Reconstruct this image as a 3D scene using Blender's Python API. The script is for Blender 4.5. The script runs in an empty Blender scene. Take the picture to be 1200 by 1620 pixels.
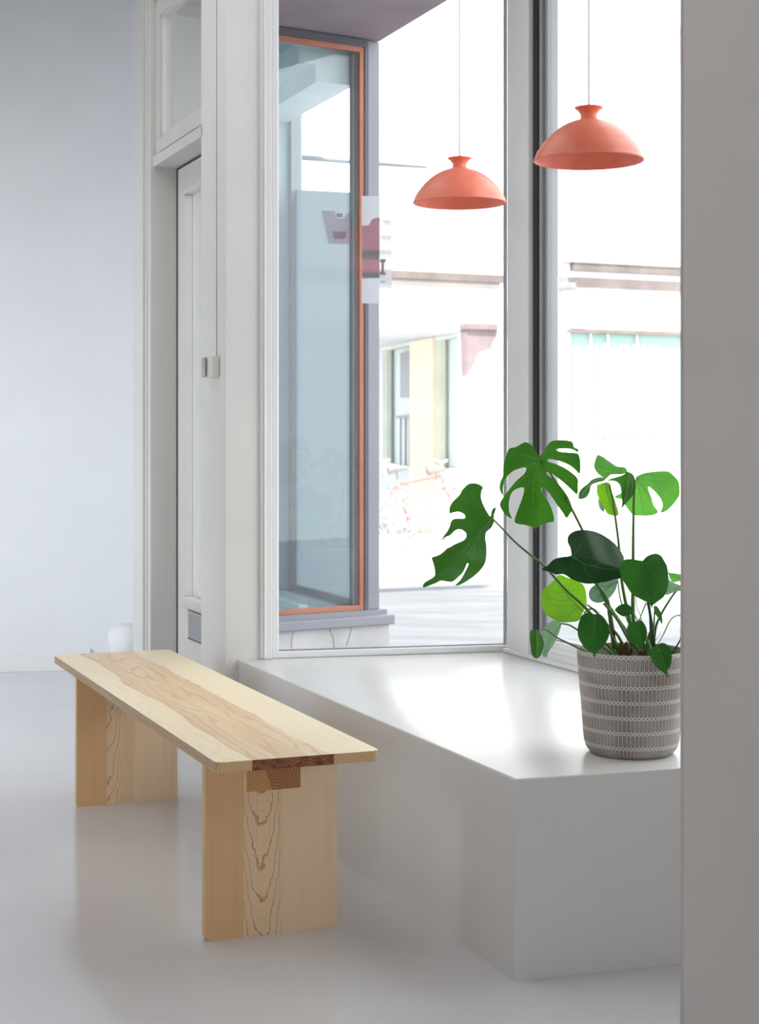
import bpy, bmesh, math, random
from mathutils import Vector, Matrix
from mathutils.geometry import delaunay_2d_cdt
random.seed(7)
SC = bpy.context.scene
COL = SC.collection

# ------------------------------------------------------------------ camera
F_PX, HOR, CAM_H = 2591.3, 691.4, 1.1605          # focal length and horizon (1200 x 1620 frame), eye height
cd = bpy.data.cameras.new('camera'); cam = bpy.data.objects.new('camera', cd); COL.objects.link(cam)
cam.location = (0, 0, CAM_H); cam.rotation_euler = (math.radians(90), 0, 0)
cd.sensor_fit = 'HORIZONTAL'; cd.sensor_width = 24.0
cd.lens = F_PX/1200*24.0; cd.shift_y = -(810-HOR)/1200
cd.clip_start = .05; cd.clip_end = 200
cd.dof.use_dof = True; cd.dof.focus_distance = 4.0; cd.dof.aperture_fstop = 8.0
SC.camera = cam

# ------------------------------------------------------------------ light
SC.view_settings.view_transform = 'Standard'; SC.view_settings.look = 'None'
SC.view_settings.gamma = 1; SC.view_settings.use_curve_mapping = False
SC.view_settings.exposure = 0.32
try:
    SC.cycles.use_denoising = True
    SC.cycles.max_bounces = 14; SC.cycles.diffuse_bounces = 7; SC.cycles.transparent_max_bounces = 24
    SC.cycles.sample_clamp_indirect = 6
except Exception: pass
W = bpy.data.worlds.new('sky'); SC.world = W; W.use_nodes = True
bgn = W.node_tree.nodes['Background']; bgn.inputs[0].default_value = (.93, .965, 1, 1); bgn.inputs[1].default_value = 3.0

def area(name, loc, target, sx, sy, power, col=(1, 1, 1), portal=False):
    l = bpy.data.lights.new(name, 'AREA'); l.shape = 'RECTANGLE'; l.size = sx; l.size_y = sy
    l.energy = power; l.color = col
    if portal: l.cycles.is_portal = True
    o = bpy.data.objects.new(name, l); COL.objects.link(o); o.location = loc
    o.rotation_euler = (Vector(target)-Vector(loc)).to_track_quat('-Z', 'Z').to_euler()
    return o
sl = bpy.data.lights.new('sun', 'SUN'); sl.energy = 8.0; sl.angle = math.radians(1.0); sl.color = (1, .96, .9)
sun = bpy.data.objects.new('sun', sl); COL.objects.link(sun)
sun.rotation_euler = Vector((.25, .62, -.75)).to_track_quat('-Z', 'Y').to_euler()

TH = .3803
D = Vector((-math.sin(TH), math.cos(TH), 0)); N = Vector((math.cos(TH), math.sin(TH), 0))   # along the shopfront / out of it
O = Vector((-.502, 5.361, 0))                       # pillar corner
WV = Vector((.9744, .225, 0)); WN = Vector((-.225, .9744, 0))  # along window 1 / out of it
Q = Vector((.442, 5.56, 0))                         # corner between the two windows
PLZ = .431

# side window daylight, then added rear and overhead fill, all outside the picture
sd = area('daylight_side_window', (-3.52, 5.55, 1.35), (-1.7, 8.0, .7), .95, 2.2, 26, (.88, .94, 1)); sd.data.spread = math.radians(115)
area('rear_fill_light', (-1.6, -2.85, 1.6), (-1.2, 3, 1.0), 2.2, 1.9, 18, (.97, .98, 1))  # fill light added behind the camera, not a known window
area('overhead_fill', (-1.3, 4.3, 3.25), (-1.3, 4.3, 0), 2.2, 3.0, 26, (1, .985, .97))  # unseen overhead light added to brighten floor and bench top
area('overhead_fill', (1.2, .2, 3.25), (1.2, .2, 0), 1.3, 2.0, 18, (1, .97, .95))  # second one added to brighten the foreground wall, no fixture
p1 = O+WV*.57+WN*.25; p2 = Q-D*1.15+N*.25
area('portal_window_end', (p1.x, p1.y, 1.75), (p1-WN).to_tuple()[:2]+(1.75,), .85, 2.7, 1, portal=True)
area('portal_window_side', (p2.x, p2.y, 1.75), (p2-N).to_tuple()[:2]+(1.75,), 2.0, 2.7, 1, portal=True)

# ------------------------------------------------------------------ node helpers
def mat_new(name):
    m = bpy.data.materials.new(name); m.use_nodes = True
    nt = m.node_tree; b = nt.nodes['Principled BSDF']
    return m, nt, b
def srgb(c):
    return tuple(((v/255/12.92) if v/255 <= .04045 else ((v/255+.055)/1.055)**2.4) for v in c)+(1,)
class X:
    """small arithmetic wrapper over math nodes"""
    def __init__(s, nt, v): s.nt = nt; s.v = v
    def op(s, o, *a):
        n = s.nt.nodes.new('ShaderNodeMath'); n.operation = o
        for i, q in enumerate((s,)+a):
            q = q.v if isinstance(q, X) else q
            if isinstance(q, (int, float)): n.inputs[i].default_value = q
            else: s.nt.links.new(q, n.inputs[i])
        return X(s.nt, n.outputs[0])
    def __add__(s, o): return s.op('ADD', o)
    def __sub__(s, o): return s.op('SUBTRACT', o)
    def __mul__(s, o): return s.op('MULTIPLY', o)
    def __truediv__(s, o): return s.op('DIVIDE', o)
    def step(s, a, b):   # smooth 0..1 between a and b
        n = s.nt.nodes.new('ShaderNodeMapRange'); n.interpolation_type = 'SMOOTHSTEP'
        s.nt.links.new(s.v, n.inputs[0]); n.inputs[1].default_value = a; n.inputs[2].default_value = b
        return X(s.nt, n.outputs[0])
def coords(nt):
    t = nt.nodes.new('ShaderNodeTexCoord'); s = nt.nodes.new('ShaderNodeSeparateXYZ')
    nt.links.new(t.outputs['Object'], s.inputs[0])
    return t.outputs['Object'], X(nt, s.outputs[0]), X(nt, s.outputs[1]), X(nt, s.outputs[2])
def vec(nt, x, y, z):
    c = nt.nodes.new('ShaderNodeCombineXYZ')
    for i, q in enumerate((x, y, z)):
        q = q.v if isinstance(q, X) else q
        if isinstance(q, (int, float)): c.inputs[i].default_value = q
        else: nt.links.new(q, c.inputs[i])
    return c.outputs[0]
def noise(nt, v, scale, detail=3, rough=.5):
    n = nt.nodes.new('ShaderNodeTexNoise'); n.inputs['Scale'].default_value = scale
    n.inputs['Detail'].default_value = detail; n.inputs['Roughness'].default_value = rough
    if v is not None: nt.links.new(v, n.inputs['Vector'])
    return X(nt, n.outputs[0])
def mix(nt, f, a, b):
    n = nt.nodes.new('ShaderNodeMix'); n.data_type = 'RGBA'
    f = f.v if isinstance(f, X) else f
    if isinstance(f, (int, float)): n.inputs[0].default_value = f
    else: nt.links.new(f, n.inputs[0])
    for q, i in ((a, 6), (b, 7)):
        if isinstance(q, tuple): n.inputs[i].default_value = q
        else: nt.links.new(q, n.inputs[i])
    return n.outputs[2]
def bump(nt, b, h, strength, dist):
    n = nt.nodes.new('ShaderNodeBump'); n.inputs['Strength'].default_value = strength
    n.inputs['Distance'].default_value = dist; nt.links.new(h.v, n.inputs['Height'])
    nt.links.new(n.outputs[0], b.inputs['Normal'])

def paint(name, col, rough=.5, var=.03, bs=0, bscale=60, bd=.001, spec=.5):
    m, nt, b = mat_new(name); o, x, y, z = coords(nt)
    c = srgb(col); lo = tuple(v*(1-var*3) for v in c[:3])+(1,)
    n = noise(nt, o, 3.0, 4)
    nt.links.new(mix(nt, n.step(.3, .7), lo, c), b.inputs['Base Color'])
    b.inputs['Roughness'].default_value = rough; b.inputs['Specular IOR Level'].default_value = spec
    if bs: bump(nt, b, noise(nt, o, bscale, 3), bs, bd)
    return m
def glass(name, tint=(1, 1, 1, 1), refl=.05, rough=0.0):
    m, nt, b = mat_new(name); nt.nodes.remove(b)
    t = nt.nodes.new('ShaderNodeBsdfTransparent'); t.inputs[0].default_value = tint
    g = nt.nodes.new('ShaderNodeBsdfGlossy'); g.inputs['Roughness'].default_value = rough
    lw = nt.nodes.new('ShaderNodeLayerWeight'); lw.inputs[0].default_value = .5
    f = X(nt, lw.outputs['Facing']).op('POWER', 5.0)*.9+refl
    ms = nt.nodes.new('ShaderNodeMixShader'); nt.links.new(f.v, ms.inputs[0])
    nt.links.new(t.outputs[0], ms.inputs[1]); nt.links.new(g.outputs[0], ms.inputs[2])
    nt.links.new(ms.outputs[0], nt.nodes['Material Output'].inputs[0])
    return m
def film(name, col, clear=.4, trans=.7):
    """sheet that lets part of the light through: clear + translucent + matt"""
    m, nt, b = mat_new(name); nt.nodes.remove(b)
    t = nt.nodes.new('ShaderNodeBsdfTransparent')
    l = nt.nodes.new('ShaderNodeBsdfTranslucent'); l.inputs[0].default_value = srgb(col)
    d = nt.nodes.new('ShaderNodeBsdfDiffuse'); d.inputs[0].default_value = srgb(col)
    a = nt.nodes.new('ShaderNodeMixShader'); a.inputs[0].default_value = trans
    nt.links.new(d.outputs[0], a.inputs[1]); nt.links.new(l.outputs[0], a.inputs[2])
    c = nt.nodes.new('ShaderNodeMixShader'); c.inputs[0].default_value = 1-clear
    nt.links.new(t.outputs[0], c.inputs[1]); nt.links.new(a.outputs[0], c.inputs[2])
    nt.links.new(c.outputs[0], nt.nodes['Material Output'].inputs[0])
    return m

M = {}
M['wall'] = paint('wall_paint', (226, 227, 229), .75, .012, .15, 90, .0008)
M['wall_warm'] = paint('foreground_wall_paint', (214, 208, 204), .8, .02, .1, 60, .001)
M['pillar'] = paint('pillar_paint', (222, 221, 219), .6, .015, .5, 26, .003)
M['trim'] = paint('trim_gloss_paint', (228, 228, 228), .35, .01, .12, 30, .001)
M['cable'] = paint('brown_cable', (150, 134, 122), .7)
M['door_paint'] = paint('door_paint', (204, 203, 200), .45, .015, .15, 30, .001)
M['gap'] = paint('dark_gap', (70, 58, 54), .8)
M['seat'] = paint('window_seat_paint', (226, 225, 223), .22, .008, .35, 130, .0006)
M['ceiling'] = paint('ceiling_paint', (150, 149, 148), .8)
M['rubber'] = paint('black_seal', (34, 28, 32), .5)
M['frame_grey'] = paint('grey_frame', (150, 152, 156), .4)
M['wall_dim'] = paint('grey_wall_paint', (140, 139, 138), .8)
M['glass'] = glass('window_glass', (.985, .995, .99, 1), .04)
M['switch'] = paint('cream_plastic', (226, 223, 217), .4)
M['lens'] = paint('grey_plastic', (190, 191, 192), .3)

def floor_mat():
    m, nt, b = mat_new('resin_floor'); o, x, y, z = coords(nt)
    n = noise(nt, o, .9, 4); n2 = noise(nt, o, 7, 4)
    c = mix(nt, n.step(.3, .7), srgb((206, 206, 209)), srgb((216, 216, 218)))
    nt.links.new(c, b.inputs['Base Color'])
    nt.links.new((n2*.10+.09).v, b.inputs['Roughness'])
    bump(nt, b, noise(nt, o, 5, 3), .12, .004)
    return m
M['floor'] = floor_mat()

# ------------------------------------------------------------------ object helpers
def tag(o, label=None, cat=None, group=None, kind=None):
    if label: o['label'] = label
    if cat: o['category'] = cat
    if group: o['group'] = group
    if kind: o['kind'] = kind
    return o
def empty(name, loc=(0, 0, 0), rz=0, **k):
    o = bpy.data.objects.new(name, None); COL.objects.link(o); o.location = loc; o.rotation_euler = (0, 0, rz)
    o.empty_display_size = .1
    return tag(o, **k)
def obj(name, bm, mats, parent=None, smooth=False, angle=None, local=None, **k):
    """local: world point that becomes the object's origin (vertices given in world space)"""
    me = bpy.data.meshes.new(name)
    if local is not None: bmesh.ops.translate(bm, verts=bm.verts, vec=-Vector(local))
    bmesh.ops.recalc_face_normals(bm, faces=bm.faces)
    bm.to_mesh(me); bm.free()
    for m in (mats if isinstance(mats, (list, tuple)) else [mats]): me.materials.append(m)
    if smooth:
        for p in me.polygons: p.use_smooth = True
        if angle:
            try: me.set_sharp_from_angle(angle=angle)
            except Exception: pass
    o = bpy.data.objects.new(name, me); COL.objects.link(o)
    if parent: o.parent = parent
    elif local is not None: o.location = local
    return tag(o, **k)
def struct(name, bm, mat, parent=None, **k):
    if parent is None: k['kind'] = 'structure'
    return obj(name, bm, mat, parent, **k)
def BM(): return bmesh.new()
def box(bm, x0, x1, y0, y1, z0, z1, frame=None, mi=0, bev=0):
    vs = [bm.verts.new((x, y, z)) for z in (z0, z1) for x, y in ((x0, y0), (x1, y0), (x1, y1), (x0, y1))]
    fs = [bm.faces.new([vs[i] for i in q]) for q in ((3, 2, 1, 0), (4, 5, 6, 7), (0, 1, 5, 4), (1, 2, 6, 5), (2, 3, 7, 6), (3, 0, 4, 7))]
    for f in fs: f.material_index = mi
    if bev:
        es = list({e for f in fs for e in f.edges})
        r = bmesh.ops.bevel(bm, geom=es, offset=bev, segments=2, affect='EDGES', profile=.5)
        vs = list({v for f in r['faces'] for v in f.verts} | {v for v in vs if v.is_valid})
    if frame: bmesh.ops.transform(bm, matrix=frame, verts=vs)
    return vs
def frame(o, ax, ay):
    """matrix whose local x, y axes are ax, ay at origin o"""
    m = Matrix.Identity(4)
    for i in range(3):
        m[i][0] = ax[i]; m[i][1] = ay[i]; m[i][3] = o[i]
    return m
def prism(bm, pts, z0, z1, mi=0):
    lo = [bm.verts.new((p[0], p[1], z0)) for p in pts]; hi = [bm.verts.new((p[0], p[1], z1)) for p in pts]
    n = len(pts); fs = [bm.faces.new(lo[::-1]), bm.faces.new(hi)]
    for i in range(n): fs.append(bm.faces.new((lo[i], lo[(i+1) % n], hi[(i+1) % n], hi[i])))
    for f in fs: f.material_index = mi
    return lo+hi
def lathe(bm, prof, c=(0, 0, 0), seg=64, cap0=False, cap1=False, mi=0):
    rings = []
    for r, z in prof:
        rings.append([bm.verts.new((c[0]+r*math.cos(2*math.pi*k/seg), c[1]+r*math.sin(2*math.pi*k/seg), c[2]+z)) for k in range(seg)])
    for a, b in zip(rings, rings[1:]):
        for k in range(seg):
            f = bm.faces.new((a[k], a[(k+1) % seg], b[(k+1) % seg], b[k])); f.material_index = mi; f.smooth = True
    if cap0: bm.faces.new(rings[0][::-1]).material_index = mi
    if cap1: bm.faces.new(rings[-1]).material_index = mi
    return rings
def catmull(P, per=6):
    P = [Vector(p) for p in P]
    if len(P) < 3: return P
    Q_ = [P[0]*2-P[1]]+P+[P[-1]*2-P[-2]]; out = []
    for i in range(1, len(Q_)-2):
        a, b, c, d = Q_[i-1:i+3]
        for k in range(per):
            t = k/per
            out.append(.5*((2*b)+(c-a)*t+(2*a-5*b+4*c-d)*t*t+(3*b-a-3*c+d)*t**3))
    out.append(P[-1]); return out
def tube(bm, pts, rad, seg=8, mi=0, smooth=True, close=True):
    pts = [Vector(p) for p in pts]; n = len(pts); rings = []
    up = Vector((.13, .31, .94)); prev = None
    for i, p in enumerate(pts):
        t = (pts[min(i+1, n-1)]-pts[max(i-1, 0)])
        if t.length < 1e-9: t = Vector((0, 0, 1))
        t.normalize()
        a = (prev if prev is not None else up); a = (a-t*a.dot(t))
        if a.length < 1e-5: a = t.orthogonal()
        a.normalize(); b = t.cross(a); prev = a
        r = rad(i/(n-1)) if callable(rad) else rad
        rings.append([bm.verts.new(p+a*(r*math.cos(2*math.pi*k/seg))+b*(r*math.sin(2*math.pi*k/seg))) for k in range(seg)])
    for A, B in zip(rings, rings[1:]):
        for k in range(seg):
            f = bm.faces.new((A[k], A[(k+1) % seg], B[(k+1) % seg], B[k])); f.material_index = mi; f.smooth = smooth
    if close:
        bm.faces.new(rings[0][::-1]).material_index = mi; bm.faces.new(rings[-1]).material_index = mi
def pt(px, py, Y):
    """the point at distance Y in front of the camera that shows at pixel px, py"""
    return Vector(((px-600)/F_PX*Y, Y, CAM_H-(py-HOR)/F_PX*Y))

FO = frame(O, N, D)       # local x = out through the shopfront (e), local y = along it away from the camera (s)
FQ = frame(Q, N, -D)      # local x = out, local y = along it towards the camera
FW = frame(O, WV, WN)     # local x = along window 1 (r), local y = out
CEIL = 3.35
C0_ = Vector((0, 7.2, 0))

# ================================================================== THE ROOM
b = BM()
fp = [(-3.6, -2.7), (3.78, -2.7), (Q+N*.02).to_tuple()[:2], (O+WV*.95+WN*.02).to_tuple()[:2], (O+WN*.1).to_tuple()[:2],
      (O+D*.3+N*.1).to_tuple()[:2], (O+D*1.44+N*.1).to_tuple()[:2], (O+D*1.44+N*.42).to_tuple()[:2], (O+D*2.95+N*.42).to_tuple()[:2], (-3.6, 7.85)]
prism(b, fp, -.12, 0)
struct('floor', b, M['floor'])
b = BM(); box(b, -3.8, 4.0, -2.9, 8.5, CEIL, CEIL+.12)
# keep the ceiling inside the shop
b.free(); b = BM()
cp = [(-3.8, -2.9), (4.0, -2.9), (Q+N*.16).to_tuple()[:2], (O+WN*.14).to_tuple()[:2], (O+D*1.05+N*.2).to_tuple()[:2], (O+D*1.05+N*.46).to_tuple()[:2], (O+D*3.05+N*.44).to_tuple()[:2], (-3.8, 8.0)]
prism(b, cp, CEIL, CEIL+.12)
struct('ceiling', b, M['ceiling'])

b = BM(); up_ = [Vector((-9, -9, 0)), Q+N*.16-D*15, C0_+N*.02, C0_+D*6, Vector((-9, 13, 0))]
prism(b, [v.to_tuple()[:2] for v in up_], CEIL+.13, 5.5)
struct('wall_upper', b, M['wall_dim'])
# left wall (closes the room at the far left), with its baseboard
lw0 = Vector((-1.613, 8.14, 0)); la = Vector((.985, .174, 0)); ln = Vector((-.174, .985, 0))
FL = frame(lw0, la, ln)
b = BM(); box(b, -2.05, .62, 0, .15, 0, CEIL, FL); struct('wall_left', b, M['wall'])
b = BM(); box(b, -2.0, .175, -.022, 0, 0, .100, FL, bev=.002); box(b, -2.0, .175, -.014, 0, .100, .108, FL)
struct('baseboard_left', b, M['trim'])
# side wall with its own window opening beyond the left edge of the picture
b = BM()
box(b, -3.75, -3.6, -2.7, 5.0, 0, CEIL); box(b, -3.75, -3.6, 6.1, 7.9, 0, CEIL)
box(b, -3.75, -3.6, 5.0, 6.1, 2.5, CEIL); box(b, -3.75, -3.6, 5.0, 6.1, 0, .2)
struct('wall_side', b, M['wall_dim'])
b = BM()
box(b, -3.6, -2.7, -2.85, -2.7, 0, CEIL); box(b, -.5, 3.8, -2.85, -2.7, 0, CEIL)
box(b, -2.7, -.5, -2.85, -2.7, 2.5, CEIL); box(b, -2.7, -.5, -2.85, -2.7, 0, .7)
struct('wall_back', b, M['wall_dim'])
# closing return behind the pier
b = BM()
box(b, 0.12, .47, 1.42, 1.45, 0, CEIL, FO); box(b, .10, .12, 1.31, 1.45, 0, CEIL, FO); box(b, .40, .44, 1.45, 3.0, 0, CEIL, FO)
struct('wall_recess', b, M['wall'])

# pier left of the door (its plaster edge slightly rough) with the casing strips
b = BM(); box(b, 0, .25, 1.09, 1.317, 0, CEIL, FO)
r = bmesh.ops.subdivide_edges(b, edges=[e for e in b.edges if abs(e.verts[0].co.z-e.verts[1].co.z) > 1], cuts=60)
for v in b.verts:
    if 0 < v.co.z < CEIL: v.co += N*random.uniform(-.0015, .0015)+D*random.uniform(-.0025, .0025)
struct('wall_pier', b, M['door_paint'])
b = BM()
box(b, -.012, .25, .98, 1.09, 0, 3.0, FO, bev=.003)
box(b, -.022, 0, 1.062, 1.09, 0, 3.0, FO, bev=.004)
box(b, -.018, 0, 1.02, 1.032, 0, 3.0, FO, bev=.003)
struct('trim_1', b, M['door_paint'])

# pillar between door and window 1
b = BM()
pp = [O, O+WV*.17, O+WV*.17+WN*.12, O+D*.30+N*.22, O+D*.30]
prism(b, [p.to_tuple()[:2] for p in pp], 0, CEIL)
struct('wall_pillar', b, M['pillar'])
b = BM(); 
zz = .9
tube(b, [O+D*.107-N*.0005+Vector((0, 0, z)) for z in (1.43, 1.8, 2.2, 2.6, 3.0, CEIL)], .0016, 6)
cable = obj('cable', b, M['cable'], label='thin dark cable running down the white pillar to the switch box', cat='cable')
# switch box with its tilted lens
sb = O+D*.107-N*.0+Vector((0, 0, 1.39))
root = empty('switch_box', sb, TH, label='small cream plastic box on the pillar at the lower end of the cable', cat='switch box')
b = BM(); box(b, -.028, 0, -.032, .045, -.032, .04, bev=.005); obj('box_body', b, M['switch'], root)
b = BM(); box(b, -.042, -.028, .018, .050, -.03, .038, bev=.008); obj('grey_lens', b, M['lens'], root, smooth=True, label='grey rounded lens')

# wall above the door's transom and above the windows
b = BM()
box(b, 0, .22, .3, .98, 3.02, CEIL, FO)
struct('wall_front', b, M['wall'])
b = BM(); box(b, .0, .99, 0, .12, 3.12, CEIL, FW); box(b, 0, .14, 0, 2.2, 3.12, CEIL, FQ)
struct('wall_header', b, M['wall'])
b = BM(); box(b, 0, .16, 2.12, 8.9, 0, CEIL, FQ); box(b, 0, .12, 0, 2.12, 0, .431, FQ); box(b, .169, .99, 0, .1, 0, .431, FW)
struct('wall_right', b, M['wall'])

# foreground wall end on the right
e0 = Vector((.4215, 2.30, 0))
b = BM()
FE = frame(e0, N, D)
e1 = e0+N*1.27
prism(b, [(e0.x, e0.y), (e1.x, e1.y), (e1.x+.05, e1.y+.24), (e0.x+.062, e0.y+.24)], 0, CEIL)
bmesh.ops.bevel(b, geom=[e for e in b.edges if abs(e.verts[0].co.z-e.verts[1].co.z) > 1], offset=.006, segments=3, affect='EDGES')
struct('wall_foreground', b, M['wall_warm'], smooth=True, angle=.5)

# ---- door_1 (half-hidden by the pillar) in its recess
EE = .0947
door = empty('door_1', O+D*.98, TH, kind='structure')
FD = frame((0, 0, 0), (1, 0, 0), (0, 1, 0))     # local: x out, y along (0 = far jamb, negative towards the pillar)
b = BM()
box(b, 0, .22, -.002, .0, 0, 3.02, bev=0)                                 # jamb lining
box(b, 0, .22, -.70, 0, 2.195, 2.235, bev=.002)                           # transom soffit / lintel
box(b, .012, .06, -.70, 0, 2.245, 2.30, bev=.002)                         # lower rail of the transom light
box(b, .012, .06, -.044, 0, 2.30, 2.765, bev=.002)                        # its stile
box(b, .012, .06, -.70, 0, 2.765, 2.83, bev=.002)                         # its top rail
box(b, 0, .22, -.70, 0, 2.83, 3.02)
box(b, .022, .05, -.058, -.044, 2.30, 2.765); box(b, .022, .05, -.70, -.044, 2.30, 2.312)
obj('door_frame', b, M['door_paint'], door)
b = BM()
box(b, .010, .02, -.60, -.06, 2.2365, 2.2435); box(b, EE-.004, EE, -.004, -.001, .01, 2.19)
box(b, EE-.004, EE, -.68, -.004, 2.188, 2.1915)
obj('door_gap', b, M['gap'], door, label='dark gap around the door leaf')
b = BM(); box(b, .034, .038, -.70, -.05, 2.30, 2.765); obj('transom_pane', b, M['glass'], door)
# leaf
b = BM()
box(b, EE, EE+.045, -.115, -.005, 0.005, 2.187, bev=.002)      # stile
box(b, EE, EE+.045, -.68, -.115, 0.005, .535, bev=.002)        # bottom
box(b, EE, EE+.045, -.68, -.115, 2.10, 2.187, bev=.002)        # top rail
box(b, EE, EE+.045, -.68, -.625, .535, 2.10)                   # near stile
for (w, t) in ((.115, -.012), (.140, -.004)):
    pass
box(b, EE-.012, EE+.03, -.140, -.115, .560, 2.075, bev=.004)   # mouldings round the glass
box(b, EE-.012, EE+.03, -.625, -.115, .535, .560, bev=.004)
box(b, EE-.012, EE+.03, -.625, -.115, 2.075, 2.10, bev=.004)
box(b, EE-.006, EE+.02, -.68, -.09, .505, .515, bev=.002)
leaf = obj('door_leaf', b, M['door_paint'], door)
b = BM(); box(b, EE+.02, EE+.024, -.625, -.14, .56, 2.075); obj('pane', b, M['glass'], leaf)
b = BM(); box(b, EE+.026, EE+.045, -.625, -.158, .56, .575); obj('glazing_bead', b, M['trim'], leaf)
b = BM(); box(b, EE-.005, EE+.002, -.40, -.175, .405, .515, bev=.002)
box(b, EE-.0075, EE-.004, -.39, -.182, .510, .514, mi=1); box(b, EE-.0075, EE-.004, -.39, -.178, .406, .409, mi=1)
obj('letter_flap', b, [M['frame_grey'], M['gap']], leaf, label='grey letter flap')

# ---- window_1 (end window) and window_2 (side window)
w1 = empty('window_1', O, 0, kind='structure')
FW0 = frame((0, 0, 0), WV, WN)
b = BM()
box(b, .112, .150, -.012, .06, PLZ, 3.12, FW0, bev=.003); box(b, .150, .172, -.004, .06, PLZ, 3.12, FW0, bev=.003)
box(b, .122, .130, -.018, 0, PLZ, 3.12, FW0, bev=.003); box(b, .164, .176, .008, .05, PLZ, 3.12, FW0, bev=.002)
box(b, .169, .965, -.004, .06, PLZ, .452, FW0, bev=.003); box(b, .169, .965, 0, .06, 3.06, 3.12, FW0, bev=.003)
obj('window_frame', b, M['trim'], w1)
b = BM(); box(b, .176, .965, .030, .036, .450, 3.07, FW0); obj('pane', b, M['glass'], w1)
b = BM(); box(b, .172, .965, .018, .03, .451, .456, FW0); box(b, .957, .965, .012, .03, .451, 3.07, FW0)
obj('seal', b, M['frame_grey'], w1, label='grey glazing seal')
w2 = empty('window_2', Q, 0, kind='structure')
FQ0 = frame((0, 0, 0), N, -D)
b = BM()
# corner post with its mouldings
box(b, -.004, .10, -.012, .165, PLZ, 3.12, FQ0, bev=.002)
box(b, -.012, 0, .022, .150, PLZ, 3.12, FQ0, bev=.004)
box(b, -.018, 0, .095, .150, PLZ, 3.12, FQ0, bev=.004)
box(b, -.022, 0, .150, .178, PLZ, 3.12, FQ0, bev=.003)
box(b, -.006, .05, .165, 2.12, PLZ, .505, FQ0, bev=.003)
box(b, -.026, 0, .0, 2.12, PLZ, .446, FQ0, bev=.004)
box(b, -.012, 0, .178, 2.12, .470, .485, FQ0, bev=.003)
box(b, 0, .05, .165, 2.12, 3.06, 3.12, FQ0); box(b, -.01, .08, 2.05, 2.12, PLZ, 3.12, FQ0, bev=.003)
obj('window_frame', b, M['trim'], w2)
b = BM(); box(b, -.004, .05, .180, .212, .505, 3.06, FQ0); obj('seal', b, M['rubber'], w2, label='black seal strip')
b = BM(); box(b, .0, .05, .214, .232, .505, 3.06, FQ0, bev=.002); box(b, .01, .05, .234, .252, .505, 3.06, FQ0, bev=.002)
box(b, .008, .04, .252, 2.05, .500, .510, FQ0)
obj('metal_bead', b, M['frame_grey'], w2, label='grey metal glazing bead')
b = BM(); box(b, .024, .030, .25, 2.06, .505, 3.07, FQ0); obj('pane', b, M['glass'], w2)

# ================================================================== WINDOW SEAT
ps = Vector((.290, 3.4926, 0)); pb = Vector((-.463, 5.37, 0))
nr = Vector((math.cos(.31), math.sin(.31), 0))
pr = ps+nr*.910
pts = [ps, pr, Q-D*2.0-N*0+N*.0, Q-N*.0, O+WV*.045]
b = BM(); prism(b, [p.to_tuple()[:2] for p in (ps, pr, Q-N*.001, pb)], 0, PLZ)
top = [e for e in b.edges if all(abs(v.co.z-PLZ) < 1e-4 for v in e.verts)]
ver = [e for e in b.edges if abs(e.verts[0].co.z-e.verts[1].co.z) > .1]
bmesh.ops.bevel(b, geom=top+ver, offset=.004, segments=3, affect='EDGES', profile=.5)
obj('display_plinth', b, M['seat'], local=ps, smooth=True, angle=.6,
    label='white painted boxed-in window seat below the two shop windows', cat='plinth')

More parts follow.
